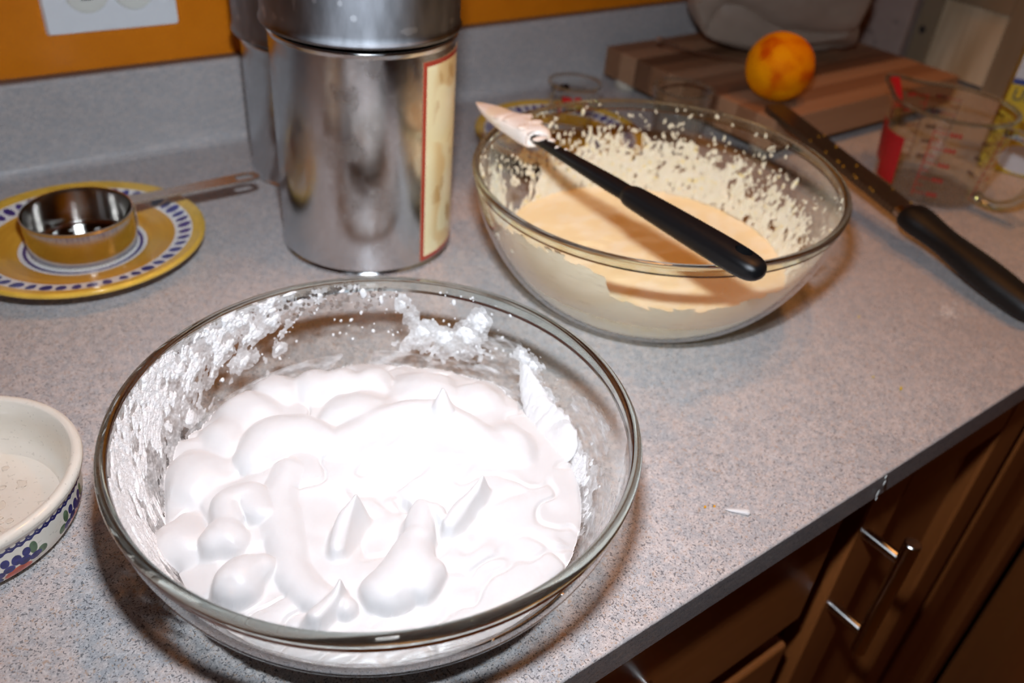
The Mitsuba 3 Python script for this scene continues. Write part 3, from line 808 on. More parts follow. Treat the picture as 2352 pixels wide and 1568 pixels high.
# ------------------------------------------------------------------ cake batter
ZBAT = 0.0326
nr, nt = 90, 256
u = np.linspace(0, 1, nr); th = np.arange(nt) * 2 * PI / nt
RB = float(BB.r(ZBAT)) - BB.w - 0.0003
TH, U = np.meshgrid(th, u, indexing='ij')
X, Y = RB * U * np.cos(TH), RB * U * np.sin(TH)
sw = meshkit.fbm(np.stack([X * 26 + 0.6 * Y * 26, Y * 60, 0 * X], -1), 3, 5) - 0.5
rip = 0.0022 * sw * (1 - U ** 6) + 0.0005 * np.exp(-((X + 0.045) ** 2 + (Y - 0.02) ** 2) / 0.0007) * np.sin(np.arctan2(Y - .02, X + .045) * 2 + np.hypot(X + .045, Y - .02) * 420)
# level surface although the bowl leans a little
top = np.stack([X + BB.c[0] - BB.tx * ZBAT, Y + BB.c[1] - BB.ty * ZBAT, ZBAT + rip], -1)
lev = top.reshape(-1, 3)
zs = np.linspace(ZBAT, 0.0052, 26)
TH2, Z2 = np.meshgrid(th, zs, indexing='ij')
zl = Z2 - (BB.tx * RB * np.cos(TH2)) * ((Z2 - 0.0052) / (ZBAT - 0.0052))
pin, _ = BB.inner(TH2, np.maximum(zl, 0.0050), 0.0003)
side = BB.place(pin)
m1 = trimesh.Trimesh(lev, grid_faces(nt, nr, True), process=False)
m2 = trimesh.Trimesh(side.reshape(-1, 3), grid_faces(nt, len(zs), True)[:, ::-1], process=False)
ctr = BB.place(np.array([[0, 0, 0.0051]]))
base = trimesh.Trimesh(np.vstack([side[:, -1], ctr]), np.stack([(np.arange(nt) + 1) % nt, np.arange(nt), np.full(nt, nt)], 1), process=False)
m1.fix_normals()
# the level disc has to meet the tilted wall: bring its outer ring onto the wall
vv = m1.vertices.reshape(nt, nr, 3).copy()
wgt = np.clip((U - 0.86) / 0.14, 0, 1)[..., None] ** 2
vv = vv * (1 - wgt) + side[:, :1] * wgt
m1.vertices = vv.reshape(-1, 3)
if m1.face_normals[:, 2].mean() < 0: m1.invert()
obj('cake_batter', cat(m1, m2, base), 'batter', smooth=40)
lab('cake_batter', 'pale yellow runny cake batter in the far glass bowl', 'batter')


def splash_thick(TH, Z):
    d = np.degrees(TH)
    hi = np.interp(d, [-62, -45, -30, -15, 10, 40, 60, 80, 100, 115, 128, 140, 160, 172], [.036, .056, .057, .060, .064, .068, .070, .068, .066, .056, .070, .064, .052, .036])
    n = BB.wall_noise(TH, Z, 125, 13, 4, 0.85); fine = BB.wall_noise(TH, Z, 360, 17, 3, 0.9)
    gap = 1.15 * np.exp(-((d - 113) / 9.0) ** 2) * bump(Z, .036, .058, .003)
    m = (hi - Z) / 0.022
    cell = BB.wall_noise(TH, Z, 520, 27, 2, 0.8)
    base = np.clip(m, -1.2, 1.0) * 0.55 + (n - 0.5) * 1.5 + (fine - 0.5) * 1.7 - 0.17 - gap - 0.9 * np.clip(cell - 0.66, 0, 1) * 3
    return np.where(base > 0, 0.0015 * np.clip(base * 1.6, 0, 1) * (0.5 + 1.0 * BB.wall_noise(TH, Z, 420, 28, 2)) + 1e-4, 0.0006 * base)


spl = [BB.film(-66, 176, 0.029, 0.0800, 1500, 230, splash_thick)]
sp = []
for k in range(640):
    d_ = rng.choice([rng.normal(60, 30), rng.uniform(-55, 20), rng.normal(138, 12)], p=[.55, .25, .20])
    z = .048 + abs(rng.normal(0, .020)); z = min(z, .0955)
    a_ = rng.uniform(.0005, .0014) * (1.6 if rng.random() < .15 else 1)
    sp.append((math.radians(d_), z, a_ * rng.uniform(.7, 1.2), a_ * rng.uniform(.9, 2.0), a_ * .6, rng.normal(0, .5), k))
obj('cake_batter__splashes', cat(*spl, BB.drops(sp)), 'batter_splash', smooth=True)
lab('cake_batter__splashes', 'pale splashes and spots thrown up the inside of the bowl', kind='stuff')


def coat_thick(TH, Z):
    d = np.degrees(TH) % 360
    hi = np.interp(d, [150, 165, 180, 192, 203, 212, 214, 226, 241, 263, 285, 300, 312], [.045, .076, .083, .086, .084, .080, .063, .0595, .057, .064, .060, .052, .036])
    n = BB.wall_noise(TH, Z, 120, 23, 4, 1.6)
    hole = 1.3 * np.exp(-((d - 200) / 8) ** 2) * bump(Z, .058, .0655, .0012) * (0.6 + 1.0 * BB.wall_noise(TH, Z, 200, 29, 3))
    return 0.0003 * np.clip((hi - Z) / 0.004 * 0.6 + (n - 0.5) * 2.4 - hole, -1, 1)


obj('cake_batter__coating', BB.film(148, 316, 0.026, 0.0880, 900, 150, coat_thick, lift=2e-4), 'batter_veil', smooth=True)
lab('cake_batter__coating', 'milky film of batter on the near wall of the bowl', kind='stuff')

# ------------------------------------------------------------------ spatula lying across the rim
def spat_pt(t):      # t = 0 at the butt, 1 at the tip
    return np.array([0.3715, 0.2370, 0.1085]) * (1 - t) + np.array([0.3735, 0.5290, 0.1085]) * t


L_ = 0.292
hs = np.array([0, .0015, .005, .010, .020, .040, .070, .100, .1085, .1120, .1150]); hw = np.array([.0004, .0050, .0078, .0092, .0098, .0098, .0094, .0087, .0083, .0076, .0064])
hh = np.array([.0004, .0040, .0062, .0072, .0078, .0080, .0076, .0070, .0067, .0061, .0052])
hp = smooth_profile(np.stack([hs, hw, hh], 1), 4)
handle = sweep([spat_pt(s / L_) for s in hp[:, 0]], hp[:, 1], hp[:, 2], (1, 0, 0), n=36, power=2.4)
# hanging hole, cut through
import manifold3d as m3


def to_man(m):
    m = m.copy(); m.merge_vertices(digits_vertex=7); m.update_faces(m.nondegenerate_faces())
    return m3.Manifold(m3.Mesh(np.asarray(m.vertices, np.float32), np.asarray(m.faces, np.uint32)))


def cutter(p, rx, ry, h):
    c = trimesh.creation.cylinder(radius=1.0, height=h, sections=40); c.apply_scale([rx, ry, 1]); c.apply_translation(p); return c


try:
    hm_ = to_man(handle)
    if hm_.volume() < 0: handle.invert(); hm_ = to_man(handle)
    hm2 = hm_ - to_man(cutter(spat_pt(0.0165 / L_), .0040, .0058, .05))
    handle = hm2 if hm2.volume() > 0 else handle
except Exception as e:
    print('spatula hole', e)
ss = np.array([.1140, .118, .130, .150, .175, .200, .215, .236]); sw_ = np.array([.0062, .0064, .0066, .0060, .0050, .0042, .0038, .0036]); sh_ = np.array([.0050, .0050, .0050, .0046, .0040, .0034, .0032, .0028])
shaft = sweep([spat_pt(s / L_) for s in ss], sw_, sh_, (1, 0, 0), n=28, power=2.3)
# blade: a flat head, thick at the neck, thinning to the pointed far corner
bl = []
for s, w0, w1, t_ in ((.212, -.0050, .0070, .0042), (.2135, -.0090, .0125, .0064), (.220, -.0105, .0138, .0072), (.232, -.0110, .0136, .0068), (.248, -.0110, .0130, .0056), (.262, -.0098, .0118, .0042), (.276, -.0066, .0086, .0026), (.2865, -.0030, .0045, .0011), (.2915, -.0006, .0010, .0005)):
    bl.append((s, w0, w1, t_))
bl = smooth_profile(np.array(bl), 5)
blade = sweep([spat_pt(s / L_) + np.array([(a + b) / 2, 0, 0]) for s, a, b, t in bl], (bl[:, 2] - bl[:, 1]) / 2, bl[:, 3], (1, 0, 0), n=40, power=3.0)
bv = blade.vertices.copy()
bv += 0.0009 * (meshkit.fbm(bv * 160, 3, 4) - 0.5)[:, None] * np.array([0, 0, 1.0])
blade.vertices = bv
obj('spatula', handle, 'black_nylon', smooth=40)
lab('spatula', 'black handled spatula with a white blade lying across the batter bowl', 'spatula')
obj('spatula__shaft', shaft, 'black_nylon', smooth=40)
obj('spatula__blade', blade, 'silicone', smooth=40)
lab('spatula__blade', 'white rubber blade smeared with batter')
sm = []
for k, (s, dx, a_, b_) in enumerate(((.206, -.003, .0030, .0060), (.200, .003, .0022, .0030), (.188, -.001, .0012, .0018), (.182, .002, .0010, .0012), (.212, .006, .0030, .0040), (.226, .008, .004, .006), (.24, .003, .006, .012), (.25, -.004, .004, .009), (.222, -.006, .004, .005))):
    top_ = .0038 if s < .212 else np.interp(s, bl[:, 0], bl[:, 3])
    sm.append(blob(spat_pt(s / L_) + np.array([dx, 0, top_ - .0006]), (0, 0, 1), a_, b_, .0014, 1.57, 2, 0.7, k))
mat('batter_pale', {'type': 'principled', 'base_color': rgb(0.83, 0.70, 0.60), 'roughness': 0.3, 'specular': 0.5})
obj('spatula__batter_smear', cat(*sm), 'batter_pale', smooth=True)
lab('spatula__batter_smear', 'pale batter stuck to the blade and neck', kind='stuff')

# ------------------------------------------------------------------ flowered ceramic dish
DC = (-0.0280, 0.3835)


def f_dish(p, n, uv):
    x, y = p.x - DC[0], p.y - DC[1]
    a = dr.atan2(y, x); s = a * 0.056; z = p.z; r = dr.sqrt(x * x + y * y)
    cream = mix((0.66, 0.61, 0.52), (0.70, 0.655, 0.575), fbm(p.x * 120, p.y * 120, p.z * 120, 3))
    cream = mix(cream, (0.40, 0.37, 0.30), 0.35 * smoothstep(0.80, 0.9, noise(p.x * 700, p.y * 700, p.z * 700)))
    L = 2 * PI * 0.056 / 9
    out = smoothstep(0.0400, 0.0405, r) * dr.select(n.x * x + n.y * y > 0, 1.0, 0.0) * (1 - smoothstep(0.0285, 0.0290, z))
    navy, red, green = mi.Color3f(0.018, 0.020, 0.11), mi.Color3f(0.50, 0.075, 0.035), mi.Color3f(0.085, 0.14, 0.075)
    c = cream
    # scalloped chain below the lip
    k = s / 0.0046; u = (k - dr.floor(k) - 0.5) * 0.0046
    v = z - 0.0262
    ringd = dr.abs(dr.sqrt(u * u + dr.square(v - 0.0008) * 1.2) - 0.0020)
    c = mix(c, navy, (1 - smoothstep(0.0005, 0.0008, ringd)) * out * (1 - smoothstep(0.0016, 0.002, dr.abs(v))))
    c = mix(c, navy, (1 - smoothstep(0.0006, 0.0009, dr.abs(z - 0.0246 + 0.0005 * dr.sin(s * 2 * PI / 0.0046)))) * out)
    # flowers: red heart, dark blue petals, green leaves
    kk = s / L + 0.335; uu = (kk - dr.floor(kk) - 0.5) * L; vv = z - 0.0120

    def dot(cu, cv, ru, rv): return 1 - smoothstep(0.82, 1.0, dr.sqrt(dr.square((uu - cu) / ru) + dr.square((vv - cv) / rv)))
    for cu, cv, ru, rv in ((0.0085, 0.0062, .0022, .0042), (-0.0095, 0.0060, .0022, .004), (0.0125, 0.001, .003, .003), (-0.013, 0.0005, .003, .003)):
        c = mix(c, green * (0.7 + 0.7 * noise(s * 500, z * 500)), dot(cu, cv, ru, rv) * out)
    c = mix(c, red * (0.8 + 0.5 * noise(s * 400, z * 400)), dot(0.0, -0.0038, .0074, .0046) * out)
    for cu, cv, ru, rv in ((0.0, .0048, .0026, .0036), (0.0050, .0064, .0022, .0030), (-0.0050, .0062, .0022, .0030), (0.0035, .0018, .0032, .0030), (-0.0040, .0014, .0030, .0026), (0.0088, .0004, .0036, .0026), (-0.0088, .0000, .0032, .0026), (-0.0092, -.0045, .0022, .003)):
        c = mix(c, navy * (0.8 + 0.8 * noise(s * 600, z * 600)), dot(cu, cv, ru, rv) * out)
    return c


mat('dish_glaze', {'type': 'principled', 'base_color': proc(f_dish), 'roughness': 0.12, 'specular': 0.55})
dp = [(0, 0.0012), (0.040, 0.0012), (0.0425, 0.0), (0.0455, 0.0), (0.0485, 0.0018), (0.0530, 0.0060), (0.0556, 0.0120), (0.0563, 0.0190), (0.0566, 0.0260), (0.0580, 0.0290), (0.0594, 0.0312)] + arc(0.0568, 0.0332, 0.0030, -20, 140, 8) + \
     [(0.0530, 0.0318), (0.0518, 0.0270), (0.0510, 0.0200), (0.0490, 0.0125), (0.0450, 0.0075), (0.0400, 0.0060), (0, 0.0056)]
obj('ceramic_dish', lathe(smooth_profile(dp, 3), 160, *DC), 'dish_glaze', smooth=60)
lab('ceramic_dish', 'cream ceramic dish with blue and red painted flowers left of the front bowl', 'dish')
res = []
for k in range(26):
    a_, r_ = rng.uniform(-1.2, 1.8), rng.uniform(0.01, 0.036)
    res.append(blob((DC[0] + r_ * math.cos(a_), DC[1] + r_ * math.sin(a_), 0.0060), (0, 0, 1), *rng.uniform(.0008, .004, 2), .00025, rng.uniform(0, 3), 1, .8, k))
mat('sugar_dust', {'type': 'principled', 'base_color': rgb(0.62, 0.56, 0.47), 'roughness': 0.5})
obj('ceramic_dish__sugar_residue', cat(*res), 'sugar_dust', smooth=True)
lab('ceramic_dish__sugar_residue', 'pale residue left on the bottom', kind='stuff')

# ------------------------------------------------------------------ cutting board with fruit
X0, X1, Y0, Y1, ZB0, ZB1 = 0.7255, 1.075, 0.4980, 0.7600, 0.0135, 0.0470


def stave_material(key, seed, c0, c1):
    def fn(p, n, uv):
        g_ = fbm(p.x * 7 + seed * 3.1, p.y * 170, p.z * 170, 3); w = fbm(p.x * 3 + seed, p.y * 40 + seed, p.z * 40, 2)
        return mix(c0, c1, 0.5 * g_ + 0.5 * w)
    mat(key, {'type': 'principled', 'base_color': proc(fn), 'roughness': 0.5, 'specular': 0.18})


for i, (c0, c1) in enumerate((((.17, .080, .038), (.27, .14, .075)), ((.26, .135, .070), (.37, .215, .125)), ((.10, .045, .022), (.17, .085, .045)))):
    stave_material(f'maple_{i}', i * 5.3, c0, c1)
ns = 10; wy = (Y1 - Y0) / ns
tone = [1, 0, 1, 2, 0, 1, 0, 2, 1, 0]
for i in range(ns):
    k = 'cutting_board__stave' + ('' if i == 0 else f'_{i:03d}')
    r_ = 0.006 if i in (0, ns - 1) else 0.0008
    y0_, y1_ = Y0 + i * wy + .0001, Y0 + (i + 1) * wy - .0001
    obj(k, bev(X0, X1, y0_, y1_, ZB0, ZB1, 0.0012), f'maple_{tone[i]}', smooth=30)
lab('cutting_board', 'thick brown butcher block cutting board with a fruit on it', 'cutting board')
rough_plastic('rubber_foot', (0.62, 0.56, 0.46), 0.35)
foot = [(0, 0), (0.0105, 0), (0.0125, .0015), (0.0145, .0070), (0.0150, .0100), (0.0140, ZB0 - .0004), (0, ZB0 - .0004)]
for i, (x, y) in enumerate(((X0 + .019, Y1 - .024), (X0 + .024, Y0 + .026), (X1 - .026, Y0 + .026), (X1 - .026, Y1 - .026))):
    obj('cutting_board__foot' + ('' if i == 0 else f'_{i:03d}'), lathe(foot, 48, x, y), 'rubber_foot', smooth=40)
lab('cutting_board__foot', 'cream rubber foot')

OC = np.array([0.7722, 0.5440, ZB1 + 0.0352])


def f_fruit(p, n, uv):
    q = p - mi.Vector3f(*[float(v) for v in OC])
    w = fbm(q.x * 55 + 4, q.y * 55 + 1, q.z * 55 + 2, 3)
    c = mix((0.80, 0.25, 0.001), (0.56, 0.075, 0.001), smoothstep(0.36, 0.74, w))
    c = mix(c, (0.84, 0.34, 0.002), smoothstep(0.60, 0.44, fbm(q.x * 40 + 9, q.y * 40 + 3, q.z * 40, 2)) * 0.6)
    return c


mat('fruit_skin', {'type': 'principled', 'base_color': proc(f_fruit), 'roughness': 0.6, 'specular': 0.03})
fo = trimesh.creation.icosphere(subdivisions=5)
fv = fo.vertices.copy()
axis = np.array([0.45, 0.1, 0.88]); axis /= np.linalg.norm(axis)
c_ = fv @ axis
fv = fv * (1 - 0.055 * np.exp(-((1 - c_) / .03)) - 0.02 * np.exp(-((1 + c_) / .03)) + 0.025 * (meshkit.fbm(fv * 2.2, 2, 6) - .5))[:, None]
fo.vertices = OC + fv * np.array([0.0352, 0.0352, 0.0352])
obj('orange', fo, 'fruit_skin', smooth=True)
lab('orange', 'round orange and yellow fruit on the cutting board', 'fruit')
sd = np.array([0.78, -0.42, -0.18]); sd /= np.linalg.norm(sd)
rough_plastic('sticker_blue', (0.012, 0.016, 0.12), 0.2)
obj('orange__sticker', blob(OC + sd * 0.0349, sd, .0085, .0070, .0012, .4, 2), 'sticker_blue', smooth=True)
lab('orange__sticker', 'dark blue fruit sticker')

# thin steel skewer at the back of the board
sk = [np.array([0.7560, 0.7040, 0.0660]), np.array([0.7860, 0.6790, 0.0575]), np.array([0.8450, 0.6350, 0.0490])]
obj('skewer', cat(sweep(smooth_profile(np.array(sk), 6), 0.0012, 0.0012, (0, 0, 1), n=12), trimesh.creation.icosphere(3, 0.0042).apply_translation(sk[0])), 'steel', smooth=40)
lab('skewer', 'thin steel skewer with a round knob on the back of the board', 'skewer')

# ------------------------------------------------------------------ brown paper bag, carton and wooden box at the back right
def f_paper(p, n, uv):
    return mix((0.235, 0.18, 0.14), (0.30, 0.24, 0.19), fbm(p.x * 45, p.y * 45, p.z * 45, 3))


mat('kraft_paper', {'type': 'principled', 'base_color': proc(f_paper), 'roughness': 0.36, 'specular': 0.5})
br = np.random.default_rng(11)
q = br.normal(size=(30, 3)); q /= np.linalg.norm(q, axis=1, keepdims=True)
q = np.sign(q) * np.abs(q) ** 0.55
q /= (np.abs(q) ** 3.2).sum(1)[:, None] ** (1 / 3.2)
q *= br.uniform(0.82, 1.0, 30)[:, None]
hull = trimesh.convex.convex_hull(q * np.array([0.132, 0.084, 0.088]))
bagm = trimesh.Trimesh(hull.vertices, hull.faces)
for _ in range(4): bagm = bagm.subdivide()
v0 = bagm.vertices.copy()
trimesh.smoothing.filter_taubin(bagm, iterations=2)
q = bagm.vertices.copy()
rid = 1 - np.abs(2 * meshkit.noise(q * 17 + 3, 3) - 1)
nv = np.array(bagm.vertex_normals)
q = q - nv * (0.008 * rid ** 9 + 0.005 * (meshkit.fbm(q * 22, 3, 8) - .5))[:, None]
bvx = q.copy()
bvx[:, 2] += 0.026 * np.clip(-(bvx[:, 0]) / .12, 0, 1) ** 1.5          # the left end is lifted off the board
bvx[:, 1] *= 1 - 0.35 * np.clip(-bvx[:, 0] / .14, 0, 1)
rz = -0.42
Rz = np.array([[math.cos(rz), -math.sin(rz), 0], [math.sin(rz), math.cos(rz), 0], [0, 0, 1]])
bvx = bvx @ Rz.T
bvx += np.array([0.908, 0.674, 0])
bvx[:, 2] += ZB1 + 0.0006 - bvx[:, 2].min()
bagm.vertices = bvx
obj('paper_bag', bagm, 'kraft_paper', smooth=24)
lab('paper_bag', 'crumpled brown paper bag lying on the back of the cutting board', 'bag')


def f_carton(p, n, uv):
    c = mix((0.36, 0.265, 0.225), (0.43, 0.325, 0.28), fbm(p.x * 60, p.y * 60, p.z * 60, 3))
    return mix(c, (0.20, 0.15, 0.13), 0.6 * smoothstep(0.78, 0.88, noise(p.x * 90, p.y * 90, p.z * 90)))


mat('carton_board', {'type': 'principled', 'base_color': proc(f_carton), 'roughness': 0.6})
obj('carton', bev(1.190, 1.300, 0.6490, 0.7830 - .010, 0.0004, 0.23, 0.002), 'carton_board', smooth=30)
lab('carton', 'plain brown cardboard carton between the paper bag and the wooden box', 'carton')


def f_pine(dark):
    def fn(p, n, uv):
        g_ = fbm(p.z * 8, p.y * 130, p.x * 130, 3); w = fbm(p.z * 5 + 2, p.y * 34 + 5, p.x * 30, 3)
        t = 0.4 * g_ + 0.6 * w
        if dark: return mix((0.20, 0.145, 0.085), (0.28, 0.215, 0.135), t)
        return mix((0.42, 0.32, 0.19), (0.62, 0.52, 0.36), smoothstep(.3, .7, t))
    return fn


mat('pine_pale', {'type': 'principled', 'base_color': proc(f_pine(False)), 'roughness': 0.5})
mat('pine_dark', {'type': 'principled', 'base_color': proc(f_pine(True)), 'roughness': 0.5})
bx0, by0, by1, bz1 = 1.2000, 0.4850, 0.6430, 0.205
obj('wooden_box', slab(bx0 + .012, bx0 + .14, by0 + .003, by1 - .003, 0.004, bz1 - .004), 'pine_dark', smooth=False)
lab('wooden_box', 'brown wooden box with a pale inset panel beside the yellow packet', 'box')
for i, (a, b) in enumerate(((0.6145, by1), (by0, 0.5225))):
    obj('wooden_box__stile' + ('' if i == 0 else '_001'), bev(bx0, bx0 + .0115, a, b, 0.0006, bz1, .0015), 'pine_dark', smooth=30)
obj('wooden_box__rail', bev(bx0 + .0003, bx0 + .0115, 0.5228, 0.6142, 0.1000, bz1, .0015), 'pine_dark', smooth=30)
obj('wooden_box__panel', bev(bx0 + .0040, bx0 + .0116, 0.5228, 0.6142, 0.0060, 0.0998, .0010), 'pine_pale', smooth=30)
lab('wooden_box__panel', 'pale streaked wooden panel')
kn = cutter([0, 0, 0], .0052, .0042, .0016); kn.apply_transform(trimesh.transformations.rotation_matrix(PI / 2, [0, 1, 0])); kn.apply_translation([bx0 - .0001, 0.6310, 0.0545])
obj('wooden_box__knot', kn, 'slot_dark', smooth=30)
lab('wooden_box__knot', 'dark round knot')

# ------------------------------------------------------------------ yellow packet with print
packet_o = np.array([0.9460, 0.3840, 0.0]); pa = math.radians(-64)
pu, pn = np.array([math.cos(pa), math.sin(pa), 0]), np.array([math.sin(pa), -math.cos(pa), 0])   # along the front, outward
if pn[0] > 0: pn = -pn
PW, PD, PH = 0.125, 0.055, 0.185


def on_packet(m, off=0.0):
    """Puts a mesh made in the xy plane (x along the front, y up, z out) on the packet's front."""
    v = m.vertices.copy()
    m.vertices = packet_o + v[:, :1] * pu + v[:, 1:2] * np.array([0, 0, 1.0]) + (v[:, 2:] + off) * pn
    m.fix_normals()
    return m


def flat(x0, x1, z0, z1, t=.0003): return trimesh.creation.box(bounds=[[x0, z0, 0], [x1, z1, t]])


rough_plastic('packet_yellow', (0.70, 0.49, 0.012), 0.25)
rough_plastic('packet_white', (0.66, 0.66, 0.68), 0.25)
rough_plastic('packet_blue', (0.025, 0.045, 0.25), 0.25)
rough_plastic('packet_red', (0.60, 0.085, 0.012), 0.25)
rough_plastic('packet_grey', (0.09, 0.085, 0.06), 0.25)
pk = rbox(PW, PH, PD, .0015, (PW / 2, PH / 2 + .0004, -PD / 2), 2)
obj('packet', on_packet(pk), 'packet_yellow', smooth=30)
lab('packet', 'yellow and white printed cardboard packet at the right edge behind the glass jug', 'packet')
obj('packet__white_panel', on_packet(flat(.0005, PW - .0005, .098, PH - .002), .0001), 'packet_white', smooth=False)
obj('packet__blue_band', on_packet(flat(.0005, PW - .0005, .0925, .0985), .0001), 'packet_blue', smooth=False)


def word(txt, h, x, z, bold=True):
    m = meshkit.text_mesh(txt, h, .0004, bold); m.apply_translation([x, z, .0003]); return on_packet(m)


obj('packet__lettering', word('UNBLE', .0115, .004, .0770), 'packet_grey', smooth=False)
lab('packet__lettering', 'dark lettering on the yellow field')
obj('packet__lettering_001', word('10', .0105, .0245, .0560), 'packet_red', smooth=False)
lab('packet__lettering_001', 'red lettering')
obj('packet__lettering_002', word('D', .030, .016, .112), 'packet_blue', smooth=False)
lab('packet__lettering_002', 'large blue letter on the white panel')
pic = Point(.040, .018).buffer(.017, 24)
pm = trimesh.creation.extrude_polygon(affinity.scale(pic, 1.5, .9), .0003, engine='earcut')
obj('packet__picture', on_packet(pm, .0001), 'packet_white', smooth=False)

# ------------------------------------------------------------------ glass measuring jug
J = np.array([0.8345, 0.3810]); JH, JR0, JR1 = 0.0890, 0.0505, 0.0595


def jug_r(z): return JR0 + (JR1 - JR0) * np.clip(np.asarray(z, float) / JH, 0, 1)


def jug_mesh(r_off, zlist, nth=144):
    th = np.arange(nth) * 2 * PI / nth
    Z, THh = np.meshgrid(zlist, th)
    R = jug_r(Z) + r_off
    ds = np.angle(np.exp(1j * (THh - PI / 2)))
    k = np.clip((Z - 0.060) / 0.029, 0, 1) ** 1.6
    R = R + 0.017 * k * np.exp(-(ds / 0.30) ** 2)          # pulled spout on the wall side
    Zs = Z + 0.004 * k * np.exp(-(ds / 0.30) ** 2)
    return np.stack([J[0] + R * np.cos(THh), J[1] + R * np.sin(THh), Zs], -1)


zo = np.linspace(0.003, JH - .001, 26)
vo = jug_mesh(0, zo); vi = jug_mesh(-.0034, zo[::-1][:-1])
n_ = vo.shape[0]
ring0 = np.stack([J[0] + np.cos(np.arange(n_) * 2 * PI / n_) * (JR0 - .004), J[1] + np.sin(np.arange(n_) * 2 * PI / n_) * (JR0 - .004), np.zeros(n_)], -1)[:, None]
ring1 = ring0 * np.array([1, 1, 0]) + np.array([0, 0, .0055])
c0, c1 = np.broadcast_to([J[0], J[1], 0.0], (n_, 1, 3)), np.broadcast_to([J[0], J[1], .0055], (n_, 1, 3))
jv = np.concatenate([c0, ring0, vo, vi, ring1, c1], 1)
jm = trimesh.Trimesh(jv.reshape(-1, 3), grid_faces(n_, jv.shape[1], True), process=False); jm.merge_vertices(digits_vertex=7); jm.update_faces(jm.nondegenerate_faces())
obj('measuring_jug', jm, 'glass_wall', smooth=50)
lab('measuring_jug', 'clear glass measuring jug with red printed scales and a loop handle', 'measuring jug')
rim = jug_mesh(-.0017, np.array([JH]))[:, 0]
rim = np.vstack([rim, rim[:1], rim[1:2]])
obj('measuring_jug__rim', sweep(rim[:-1], .0019, .0019, (0, 0, 1), n=14, cap=False), 'glass_solid', smooth=True)
hd = smooth_profile(np.array([(0, -.0560, .080), (0, -.0680, .0815), (0, -.0850, .0780), (0, -.0960, .064), (0, -.0970, .045), (0, -.0900, .026), (0, -.0760, .0140), (0, -.0620, .0125), (0, -.0510, .0150)]), 8)
hd = hd + np.array([J[0], J[1], 0])
obj('measuring_jug__handle', sweep(hd, .0072, .0042, (1, 0, 0), n=24, power=2.4), 'glass_solid', smooth=True)
lab('measuring_jug__handle', 'thick glass loop handle')
rough_plastic('print_red', (0.50, 0.012, 0.016), 0.2)
tap = (JR1 - JR0) / JH
mk = []
for a0 in (196, 262, 318, 20, 52):
    mk.append(cyl_patch(J, JR0, a0, a0 + 0.8, .010, .078, .0003, 3, 2, tap))
    for i, z in enumerate(np.linspace(.014, .076, 9)):
        w_ = 13 if i % 2 == 0 else 8
        mk.append(cyl_patch(J, JR0, a0, a0 + w_, z, z + .0007, .0003, 6, 2, tap))
        if i % 2 == 0:
            for j in range(3): mk.append(cyl_patch(J, JR0, a0 + w_ + 1.5 + 3.6 * j, a0 + w_ + 3.9 + 3.6 * j, z - .0012, z + .0026, .0003, 3, 2, tap))
obj('measuring_jug__scale_marks', cat(*mk), 'print_red', smooth=False)
lab('measuring_jug__scale_marks', 'red printed scale lines', kind='stuff')
obj('measuring_jug__red_block', cat(cyl_patch(J, JR0, 143, 172, .012, .060, .0003, 14, 6, tap), cyl_patch(J, JR0, 115, 142, .026, .066, .0003, 14, 6, tap)), 'print_red', smooth=False)
lab('measuring_jug__red_block', 'solid red printed block beside the spout')
sv = jug_mesh(-.0038, np.array([.066, .074, .082, .0885]))
idx = np.arange(n_); a_d = np.degrees(np.angle(np.exp(1j * (idx * 2 * PI / n_ - PI / 2))))
sel = np.flatnonzero((a_d > -8) & (a_d < 46)); 
sg = sv[sel]
obj('measuring_jug__red_streak', trimesh.Trimesh(np.vstack([sg.reshape(-1, 3), (sg - np.array([0, 0, .0]) + (np.array([*J, 0]) - sg) * np.array([.006, .006, 0])).reshape(-1, 3)]), np.vstack([grid_faces(len(sel), 4), grid_faces(len(sel), 4)[:, ::-1] + len(sel) * 4]), process=False), 'print_red', smooth=True)

# ------------------------------------------------------------------ two small glasses
def small_glass(key, cx, cy, z0, h, r0, r1):
    p = [(0, .0008), (r0 - .003, .0008), (r0 - .0015, 0), (r0, .0012)] + [(r0 + (r1 - r0) * t, .0012 + (h - .003) * t) for t in np.linspace(.1, 1, 8)]
    q = [(r - .0026, z) for r, z in p[::-1] if z > .009] + [(r0 - .004, .008), (0, .0076)]
    obj(key, lathe(p + q, 96, cx, cy, z0), 'glass_wall', smooth=50)
    ring = [(r1 - .0013 + .0015 * math.cos(t), h - .0012 + .0014 * math.sin(t)) for t in np.linspace(0, 2 * PI, 14, endpoint=False)]
    obj(key + '__rim', lathe(ring, 96, cx, cy, z0, closed=True), 'glass_solid', smooth=True)
    return p


G1, G2 = (0.5790, 0.6460), (0.6660, 0.5760)
small_glass('shot_glass', *G1, .0081, .0520, .0215, .0280)
lab('shot_glass', 'small glass with red marks standing on the plate behind the batter bowl', 'glass')
small_glass('shot_glass_001', *G2, .0004, .0640, .0235, .0312)
lab('shot_glass_001', 'small empty glass in front of the cutting board', 'glass')
mk = []
t1 = (.0280 - .0215) / .050
for a0, z0_, z1_, w_ in ((205, .044, .0515, 22), (232, .046, .0525, 14), (255, .038, .049, 4), (262, .040, .042, 16), (190, .030, .044, 7), (275, .046, .049, 12), (60, .040, .048, 26), (92, .044, .050, 18)):
    mk.append(cyl_patch(G1, .0215 - .0081 * t1, a0, a0 + w_, z0_, z1_, .0003, 8, 3, t1))
obj('shot_glass__red_marks', cat(*mk), 'print_red', smooth=False)
lab('shot_glass__red_marks', 'red printed measure marks', kind='stuff')

